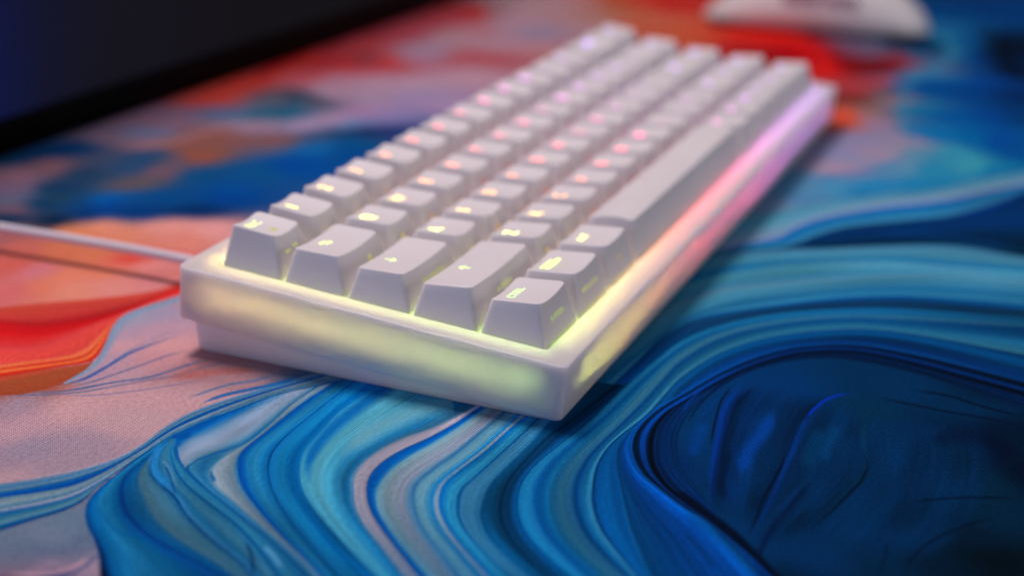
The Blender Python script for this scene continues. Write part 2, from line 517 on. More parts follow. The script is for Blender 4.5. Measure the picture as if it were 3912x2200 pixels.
def spline(pts, n):
    """smooth curve through the points, n samples evenly spaced along it"""
    p = np.asarray(pts, float)
    if len(p) < 3:
        t = np.linspace(0, 1, n)[:, None]; return p[0] + (p[-1] - p[0]) * t
    q = np.vstack([2 * p[0] - p[1], p, 2 * p[-1] - p[-2]])
    out = []
    for i in range(1, len(q) - 2):
        t = np.linspace(0, 1, 24, endpoint=False)[:, None]
        p0, p1, p2, p3 = q[i - 1], q[i], q[i + 1], q[i + 2]
        out.append(.5 * (2 * p1 + (p2 - p0) * t + (2 * p0 - 5 * p1 + 4 * p2 - p3) * t * t + (3 * p1 - p0 - 3 * p2 + p3) * t ** 3))
    c = np.vstack(out + [q[-2:-1]])
    s = np.r_[0, np.cumsum(np.linalg.norm(np.diff(c, axis=0), axis=1))]
    x = np.linspace(0, s[-1], n)
    return np.stack([np.interp(x, s, c[:, 0]), np.interp(x, s, c[:, 1])], 1)

def smooth_noise(rng, n, m, fu, fv):
    """noise over (along, across) with fu and fv cells"""
    a = rng.standard_normal((int(fu) + 2, int(fv) + 2))
    u = np.linspace(0, fu, n); v = np.linspace(0, fv, m)
    iu, iv = np.floor(u).astype(int), np.floor(v).astype(int)
    tu, tv = (u - iu)[:, None], (v - iv)[None, :]
    tu, tv = tu * tu * (3 - 2 * tu), tv * tv * (3 - 2 * tv)
    A = a[iu][:, iv]; Bq = a[iu + 1][:, iv]; Cq = a[iu][:, iv + 1]; D = a[iu + 1][:, iv + 1]
    return (A * (1 - tu) + Bq * tu) * (1 - tv) + (Cq * (1 - tu) + D * tu) * tv

def splat(canvas, P, colr, alp):
    """average samples per texel, then lay them over the canvas"""
    x = ((P[..., 0] - MX0) / RES).ravel(); y = ((P[..., 1] - MY0) / RES).ravel()
    c = colr.reshape(-1, 3); a = alp.ravel()
    ok = (x >= 1) & (x < NX - 2) & (y >= 1) & (y < NY - 2)
    if not ok.any(): return
    x, y, c, a = x[ok], y[ok], c[ok], a[ok]
    x0, x1, y0, y1 = int(x.min()), int(x.max()) + 2, int(y.min()), int(y.max()) + 2
    w, h = x1 - x0, y1 - y0
    idx = (y.astype(int) - y0) * w + (x.astype(int) - x0)
    cnt = np.bincount(idx, minlength=w * h)[:w * h].astype(float)
    A = np.bincount(idx, a, minlength=w * h)[:w * h]
    R = [np.bincount(idx, c[:, k] * a, minlength=w * h)[:w * h] for k in range(3)]
    cnt, A = cnt.reshape(h, w), A.reshape(h, w); R = [r.reshape(h, w) for r in R]
    for _ in range(2):                                   # close pin holes between samples
        hole = cnt == 0
        if not hole.any(): break
        def nb(q):
            s = np.zeros_like(q)
            s[1:] += q[:-1]; s[:-1] += q[1:]; s[:, 1:] += q[:, :-1]; s[:, :-1] += q[:, 1:]
            return s
        near = nb((cnt > 0).astype(float))
        fill = hole & (near >= 3)
        c2 = nb(cnt); a2 = nb(A); r2 = [nb(r) for r in R]
        cnt = np.where(fill, c2, cnt); A = np.where(fill, a2, A); R = [np.where(fill, q, r) for q, r in zip(r2, R)]
    m_ = cnt > 0
    al = np.where(m_, A / np.maximum(cnt, 1), 0)
    reg = canvas[y0:y1, x0:x1]
    for k in range(3):
        col_k = np.where(A > 1e-9, R[k] / np.maximum(A, 1e-9), 0)
        reg[..., k] = reg[..., k] * (1 - al) + col_k * al

def paint_mat():
    pts = np.array(BASE_COLOURS, float)
    # slow colour field from the colour samples
    gx = np.linspace(MX0, MX1, 226); gy = np.linspace(MY0, MY1, 110)
    X, Y = np.meshgrid(gx, gy)
    rngw = np.random.default_rng(4)
    wob = smooth_noise(rngw, 110, 226, 14, 28) * 4
    wob2 = smooth_noise(rngw, 110, 226, 14, 28) * 4
    d2 = (X[..., None] + wob[..., None] - pts[:, 0]) ** 2 + (Y[..., None] + wob2[..., None] - pts[:, 1]) ** 2
    w = 1 / (d2 + 9.0) ** 2.0
    small = (w @ (pts[:, 2:] / 1.0)) / w.sum(-1, keepdims=True)
    ix = np.linspace(0, 225, NX); iy = np.linspace(0, 109, NY)
    x0 = np.minimum(ix.astype(int), 224); y0 = np.minimum(iy.astype(int), 108)
    tx = (ix - x0)[None, :, None]; ty = (iy - y0)[:, None, None]
    cv = (small[y0][:, x0] * (1 - tx) + small[y0][:, x0 + 1] * tx) * (1 - ty) + (small[y0 + 1][:, x0] * (1 - tx) + small[y0 + 1][:, x0 + 1] * tx) * ty
    for S_ in SHEETS:
        rng = np.random.default_rng(S_['seed'])
        G = S_['g']; ng = len(G)
        nlen = 0
        for g in G:
            q = np.asarray(g); nlen = max(nlen, np.linalg.norm(np.diff(q, axis=0), axis=1).sum())
        nu = int(nlen / RES * 1.35) + 4
        C_ = np.stack([spline(g, nu) for g in G])
        gaps = [np.linalg.norm(C_[i + 1] - C_[i], axis=1).max() for i in range(ng - 1)]
        vs = np.concatenate([i + np.linspace(0, 1, max(4, int(gp / RES * 1.35)), endpoint=False) for i, gp in enumerate(gaps)] + [[ng - 1.0]])
        st = np.array([s[0] for s in S_['s']]); sc = np.array([s[1:] for s in S_['s']], float)
        # strand noise: random offsets of v change slowly along the flow
        nv = len(vs); f = S_['freq']
        jit = smooth_noise(rng, nu, nv, 7, f * (ng - 1)) * 0.035
        fine = smooth_noise(rng, nu, nv, 5, f * 3 * (ng - 1)) * 0.6 + smooth_noise(rng, nu, nv, 9, f * 8 * (ng - 1)) * 0.4
        broad = smooth_noise(rng, nu, nv, 6, 2 * (ng - 1))
        ends = np.linspace(S_['gain'][0], S_['gain'][1], nu)[:, None]
        step = max(1, 400000 // nv)
        for a0 in range(0, nu, step):
            a1 = min(nu, a0 + step)
            vv = np.broadcast_to(vs, (a1 - a0, nv))
            i0 = np.minimum(vv.astype(int), ng - 2); t = vv - i0
            uu = np.arange(a0, a1)[:, None]
            P = C_[i0, uu] * (1 - t[..., None]) + C_[i0 + 1, uu] * t[..., None]
            vq = np.clip(vv + jit[a0:a1], 0, ng - 1)
            col = np.stack([np.interp(vq, st, sc[:, k]) for k in range(3)], -1)
            mul = ends[a0:a1] * (1 + S_['n'] * (fine[a0:a1] * .5 + broad[a0:a1] * .55))
            tr, tg, tb, ta = S_.get('tint', (0, 0, 0, 0))
            if ta:
                k_ = np.clip((uu / nu - .5) / .5, 0, 1) ** 1.3 * ta
                if S_['tend'] == 0: k_ = np.clip((.5 - uu / nu) / .5, 0, 1) ** 1.3 * ta
                col = col * (1 - k_[..., None]) + np.array([tr, tg, tb]) * k_[..., None]
            col = col * np.clip(mul, .35, 1.6)[..., None]
            e0, e1 = S_['edge']
            al = np.clip(vv / max(e0, 1e-3), 0, 1) * np.clip((ng - 1 - vv) / max(e1, 1e-3), 0, 1)
            f0, f1 = S_['fade']
            if f0 or f1:
                al = al * np.clip(uu / nu / max(f0, 1e-3), 0, 1) * np.clip((1 - uu / nu) / max(f1, 1e-3), 0, 1)
            al = al * al * (3 - 2 * al)
            splat(cv, P, np.clip(col, 0, 255), al)
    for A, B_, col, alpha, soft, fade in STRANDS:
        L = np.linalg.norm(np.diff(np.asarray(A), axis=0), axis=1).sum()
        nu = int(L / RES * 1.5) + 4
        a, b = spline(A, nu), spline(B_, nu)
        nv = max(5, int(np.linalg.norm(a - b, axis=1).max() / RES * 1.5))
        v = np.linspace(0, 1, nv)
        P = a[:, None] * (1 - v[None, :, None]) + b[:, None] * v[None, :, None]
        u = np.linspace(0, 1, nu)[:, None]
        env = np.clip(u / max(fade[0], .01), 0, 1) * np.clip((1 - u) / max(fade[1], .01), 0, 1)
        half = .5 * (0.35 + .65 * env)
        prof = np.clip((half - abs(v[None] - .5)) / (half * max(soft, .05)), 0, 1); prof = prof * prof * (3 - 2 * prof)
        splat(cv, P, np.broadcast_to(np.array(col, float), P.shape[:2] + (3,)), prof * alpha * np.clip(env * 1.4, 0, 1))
    # deeper blues, as printed
    cv[..., 0] -= np.clip(cv[..., 2] - cv[..., 0], 0, 255) * .10
    return cv

def mat_material(cv):
    lin = srgb_lin(np.clip(cv, 0, 255)) * MAT_GAIN
    lin = np.clip(lin, 0.0006, 0.9)
    px = np.ones((NY, NX, 4), np.float32); px[..., :3] = lin
    img = bpy.data.images.new("mat_print", NX, NY, alpha=False, float_buffer=True)
    img.colorspace_settings.name = 'Linear Rec.709'
    img.pixels.foreach_set(px.ravel()); img.update(); img.pack()
    mt, nt, b = mat_new("printed_cloth")
    tc = N(nt, 'ShaderNodeTexCoord'); mp = N(nt, 'ShaderNodeMapping')
    mp.inputs['Location'].default_value = (-MX0 / (MX1 - MX0), -MY0 / (MY1 - MY0), 0)
    mp.inputs['Scale'].default_value = (1000 / (MX1 - MX0), 1000 / (MY1 - MY0), 0)
    it = N(nt, 'ShaderNodeTexImage'); it.image = img; it.extension = 'EXTEND'; it.interpolation = 'Linear'
    nt.links.new(tc.outputs['Object'], mp.inputs['Vector']); nt.links.new(mp.outputs['Vector'], it.inputs['Vector'])
    # knitted weave: two crossing thread waves, with slubs
    wv = []
    for rot in (0.12, math.pi / 2 + 0.12):
        m2 = N(nt, 'ShaderNodeMapping'); m2.inputs['Rotation'].default_value = (0, 0, rot)
        nt.links.new(tc.outputs['Object'], m2.inputs['Vector'])
        w = N(nt, 'ShaderNodeTexWave', wave_type='BANDS', bands_direction='X', wave_profile='SIN')
        w.inputs['Scale'].default_value = 1000 / 0.62 / 3.18 ; w.inputs['Distortion'].default_value = 1.2
        w.inputs['Detail'].default_value = 1.0; w.inputs['Detail Scale'].default_value = 1.5
        nt.links.new(m2.outputs['Vector'], w.inputs['Vector']); wv.append(w)
    mul = N(nt, 'ShaderNodeMath', operation='MULTIPLY')
    nt.links.new(wv[0].outputs['Fac'], mul.inputs[0]); nt.links.new(wv[1].outputs['Fac'], mul.inputs[1])
    nz = N(nt, 'ShaderNodeTexNoise'); nz.inputs['Scale'].default_value = 900; nz.inputs['Detail'].default_value = 2
    nt.links.new(tc.outputs['Object'], nz.inputs['Vector'])
    sm = N(nt, 'ShaderNodeMath', operation='MULTIPLY_ADD'); sm.inputs[1].default_value = 0.5
    nt.links.new(nz.outputs['Fac'], sm.inputs[0]); nt.links.new(mul.outputs[0], sm.inputs[2])
    mr = N(nt, 'ShaderNodeMapRange'); mr.inputs['From Min'].default_value = 0.15; mr.inputs['From Max'].default_value = 1.15
    mr.inputs['To Min'].default_value = 0.40; mr.inputs['To Max'].default_value = 1.84
    nt.links.new(sm.outputs[0], mr.inputs['Value'])
    vm = N(nt, 'ShaderNodeVectorMath', operation='SCALE')
    nt.links.new(it.outputs['Color'], vm.inputs[0]); nt.links.new(mr.outputs['Result'], vm.inputs['Scale'])
    nt.links.new(vm.outputs['Vector'], b.inputs['Base Color'])
    bp = N(nt, 'ShaderNodeBump'); bp.inputs['Strength'].default_value = 0.35; bp.inputs['Distance'].default_value = 0.00012
    nt.links.new(sm.outputs[0], bp.inputs['Height']); nt.links.new(bp.outputs['Normal'], b.inputs['Normal'])
    b.inputs['Roughness'].default_value = 0.85; b.inputs['Specular IOR Level'].default_value = 0.03
    return mt
BASE_COLOURS = [(117.6,260.0,20,55,90),(131.5,252.4,10,50,100),(101.1,249.4,130,95,110),(115.6,242.9,120,85,95),(88.6,242.0,110,90,115),(184.1,263.3,115,90,110),(183.0,242.7,125,95,115),(167.3,238.1,100,105,140),(148.4,249.7,115,95,115),(150.8,232.6,130,95,105),(156.2,217.8,120,75,65),(153.1,203.6,125,75,60),(179.2,214.6,120,75,70),(180.5,190.7,90,80,100),(115.9,231.1,30,55,85),(131.6,218.8,40,65,100),(129.0,205.0,95,75,90),(111.1,204.0,85,75,80),(95.9,227.4,20,50,85),(128.6,187.3,18,68,118),(144.4,174.4,18,72,125),(158.4,165.6,10,65,140),(178.6,165.5,25,90,150),(122.0,171.6,15,68,135),(214.4,237.6,80,95,130),(214.7,218.0,60,100,130),(242.4,218.3,85,80,95),(252.0,215.1,50,55,75),(223.5,210.3,40,85,115),(262.8,209.8,150,125,145),(213.8,191.7,145,125,155),(205.6,245.1,120,95,120),(203.8,211.2,135,110,130),(227.8,246.3,185,70,65),(264.8,249.1,195,60,50),(246.5,251.6,190,70,60),(312.9,256.4,150,15,25),(326.5,249.3,175,55,65),(309.6,232.5,165,45,50),(280.4,230.2,175,80,90),(281.6,216.9,150,115,135),(224.4,185.1,150,125,150),(200.3,177.8,60,75,110),(353.4,256.9,150,40,50),(218.3,295.3,60,40,50),(153.0,279.1,60,60,80),(381.2,238.9,170,75,90),(420.0,238.6,175,70,85),(443.3,233.7,180,65,75),(464.1,226.9,185,45,45),(455.6,219.0,175,40,40),(460.9,209.2,140,95,105),(370.6,245.0,180,60,65),(383.4,255.7,140,25,35),(351.9,246.5,175,60,60),(324.6,222.1,125,50,60),(329.7,212.5,165,55,60),(313.3,225.5,165,55,60),(340.9,203.6,150,105,125),(358.5,183.0,155,85,95),(356.6,167.9,155,85,95),(369.4,213.9,145,120,140),(358.8,201.4,140,115,140),(394.7,207.1,155,120,130),(485.8,211.6,165,136,146),(494.9,219.6,165,136,146),(453.6,199.6,160,130,144),(478.7,200.4,165,134,145),(504.3,194.3,166,132,140),(447.8,187.7,158,130,145),(478.8,192.4,160,120,125),(431.8,173.5,135,120,145),(394.4,180.6,160,125,140),(389.6,156.5,165,115,120),(508.1,171.2,165,120,120),(453.3,162.7,160,125,130),(292.2,196.7,155,125,145),(300.8,180.4,160,130,150),(314.0,166.3,165,130,145),(276.8,167.4,140,125,160),(267.5,190.5,145,125,150),(249.5,174.6,145,120,155),(266.9,151.0,150,125,160),(238.4,181.5,150,115,150),(223.2,173.4,100,120,165),(236.5,161.5,125,115,160),(215.4,156.9,30,50,90),(209.3,168.9,40,60,95),(220.4,147.2,45,55,110),(197.8,156.7,18,74,125),(185.0,152.8,14,68,125),(175.8,150.7,14,66,130),(519.4,158.9,170,90,60),(538.6,149.1,190,60,40),(542.4,133.9,190,35,35),(497.1,135.4,185,95,70),(477.8,117.6,180,85,60),(489.8,156.5,165,110,95),(539.3,122.9,190,45,35),(502.1,110.9,190,90,65),(480.7,90.3,195,60,40),(458.9,95.0,185,85,55),(475.9,70.6,205,45,30),(472.7,55.3,205,25,20),(463.2,38.9,180,5,15),(442.0,65.2,160,25,30),(427.2,47.5,140,15,20),(441.5,27.1,165,0,15),(425.4,13.7,200,20,20),(412.4,14.2,200,30,25),(430.1,4.7,120,10,20),(434.8,-4.2,75,15,25),(429.2,-11.7,120,20,25),(454.7,-10.5,140,25,35),(392.5,-5.8,165,55,60),(403.8,-16.2,150,60,70),(369.7,-5.9,150,50,55),(353.1,-10.4,110,35,20),(326.1,-12.8,200,75,50),(311.7,-12.9,180,80,65),(341.6,-18.5,130,105,105),(366.0,-19.9,100,90,95),(359.0,-27.0,140,110,125),(320.4,-25.3,145,120,145),(295.3,-21.8,130,125,160),(303.0,-36.7,135,125,155),(273.0,-20.8,130,130,165),(280.4,-35.4,150,130,155),(252.5,-25.0,150,130,155),(294.0,-41.0,145,130,150),(516.0,32.6,150,90,110),(486.5,15.8,95,85,110),(488.3,5.7,80,95,125),(495.1,-7.0,5,35,65),(500.2,-16.5,10,50,85),(481.9,-22.8,5,45,85),(462.7,-19.1,70,100,140),(463.8,4.6,100,80,105),(517.5,-27.8,40,110,150),(552.3,-19.3,40,100,145),(478.8,-36.6,60,120,155),(429.8,-30.8,50,120,165),(436.8,-20.1,90,120,155),(406.9,-21.9,110,110,150),(417.4,-42.0,10,80,145),(577.3,-26.7,5,70,130),(613.8,-37.1,0,55,115),(613.1,-52.2,0,60,125),(522.7,-37.5,5,80,145),(475.8,-50.2,0,65,140),(533.2,-57.0,0,20,45),(502.0,-67.0,0,15,35),(454.6,-71.8,0,20,50),(480.7,-59.4,0,25,60),(429.1,-52.8,0,60,140),(398.7,-50.7,0,60,130),(407.5,-67.6,0,45,100),(398.6,-77.4,0,40,90),(384.7,-34.7,10,80,145),(356.0,-36.3,25,110,155),(351.0,-51.4,10,80,150),(359.2,-67.4,0,65,140),(361.3,-81.1,0,55,110),(318.7,-45.1,20,105,165),(320.0,-61.3,10,95,155),(320.9,-71.9,0,70,145),(306.4,-86.7,5,75,140),(290.5,-46.9,80,135,160),(292.7,-59.7,50,135,165),(278.2,-71.9,65,145,165),(267.3,-58.3,45,130,165),(266.2,-48.2,95,135,165),(273.6,-82.5,30,115,155),(267.9,-90.5,10,90,150),(226.0,-25.5,70,135,175),(235.0,-43.6,50,125,175),(227.0,-20.2,90,130,165),(242.9,-66.8,20,120,170),(78.0,233.1,90,90,115),(68.5,222.4,110,80,95),(61.9,219.8,15,40,70),(78.3,219.1,15,50,85),(67.4,199.3,8,30,60),(85.1,218.8,30,60,85),(86.4,202.8,20,60,110),(87.8,190.0,12,55,128),(95.3,198.3,15,80,150),(103.6,181.7,15,66,122),(111.8,165.1,8,58,128),(94.1,164.4,8,40,90),(88.1,176.5,8,50,110),(80.1,192.6,10,45,100),(62.7,190.3,205,125,85),(71.8,181.1,210,135,110),(63.9,170.0,205,125,100),(77.3,163.7,210,140,130),(80.9,150.4,210,145,140),(68.2,152.3,205,125,110),(60.3,183.2,205,120,85),(46.0,206.4,150,90,90),(26.3,190.1,190,90,80),(40.7,196.8,180,95,85),(26.1,177.2,190,110,120),(43.2,180.4,190,105,75),(46.7,167.7,195,110,80),(34.8,154.0,205,120,95),(26.7,162.7,205,120,95),(17.0,164.9,205,115,90),(10.1,171.6,195,100,100),(20.3,152.9,210,130,110),(29.1,144.9,205,130,120),(46.0,147.1,205,130,125),(34.4,139.1,200,125,125),(48.1,153.6,200,70,60),(41.0,141.2,190,115,110),(9.0,125.9,150,145,165),(17.4,127.2,150,140,165),(-0.7,123.5,165,140,160),(7.3,117.9,175,140,155),(-8.4,117.9,190,145,150),(-3.7,108.1,195,145,145),(-18.2,117.3,170,140,155),(-12.8,106.1,185,135,140),(-31.0,114.2,165,135,150),(-26.5,104.8,175,140,150),(-17.0,90.7,150,95,95),(-14.7,83.9,150,115,120),(-21.3,93.9,165,125,130),(199.9,-11.7,110,130,165),(205.8,-20.1,80,125,165),(220.5,-46.2,30,110,160),(239.9,-81.5,10,90,155),(-46.1,129.3,150,65,40),(-42.0,124.5,150,65,40),(-60.0,112.0,175,140,150),(-48.4,105.0,188,148,150),(-39.2,99.8,185,145,148),(-33.6,91.6,185,145,148),(-68.9,100.9,140,128,145),(-61.9,90.8,150,130,145),(-49.0,88.7,178,145,150),(-80.8,95.0,168,138,145),(-71.7,90.9,150,130,142),(-76.5,104.3,145,125,140),(-27.9,83.4,185,145,148),(-23.8,86.1,170,135,140),(-52.4,122.3,150,130,145),(-106.3,79.5,95,110,130),(-102.0,74.2,110,120,140),(-95.1,72.7,95,115,135),(-100.4,66.8,90,105,130),(-105.5,66.3,75,95,120),(-109.0,73.8,85,100,125),(-113.5,73.5,105,105,125),(-107.2,59.9,160,135,148),(-113.8,68.1,155,130,145),(-111.6,63.2,155,130,145),(-104.9,60.0,130,120,140),(-114.6,64.1,30,40,90),(-117.5,70.1,110,80,100),(-9.4,48.1,10,70,120),(-9.3,36.6,80,110,125),(-10.1,-7.6,2,20,45),(4.6,-7.3,2,25,50),(20.2,-14.3,0,80,160),(-13.0,-37.5,0,40,90),(10.6,-37.9,0,50,95),(-10.0,-44.0,0,50,90),(31.6,-46.0,0,50,100),(36.1,-55.5,0,50,105),(14.1,-54.0,0,50,120),(-4.6,-55.5,0,55,130),(-9.2,-53.5,0,60,130),(-13.8,-51.5,0,30,60),(-21.9,-49.1,0,45,85),(-8.5,-62.9,0,45,85),(16.1,-66.8,0,55,90),(3.5,-72.8,0,50,90),(27.8,-74.4,0,45,75),(37.0,-76.0,0,45,75),(-17.1,-74.2,0,40,75),(-32.6,-68.8,0,45,90),(-38.5,-76.0,0,45,90),(-50.0,-70.2,0,30,60),(-45.4,-54.5,5,65,120),(-50.9,-61.9,3,60,110),(-56.4,-56.3,5,60,100),(-4.4,-86.8,0,40,70),(18.7,-89.1,0,30,60),(30.3,-96.9,0,18,45),(38.4,-105.5,0,22,45),(22.6,-113.6,0,15,35),(10.2,-102.8,0,38,60),(-14.3,-94.5,0,38,65),(-24.0,-87.5,0,36,68),(-3.5,-110.5,0,35,60),(-39.1,-87.5,0,36,65),(-29.2,-102.6,0,25,45),(-23.2,-115.6,0,15,25),(-14.0,-108.9,0,25,45),(50.0,-94.1,0,40,75),(65.2,-109.1,0,18,35),(57.0,-86.2,0,45,85)]
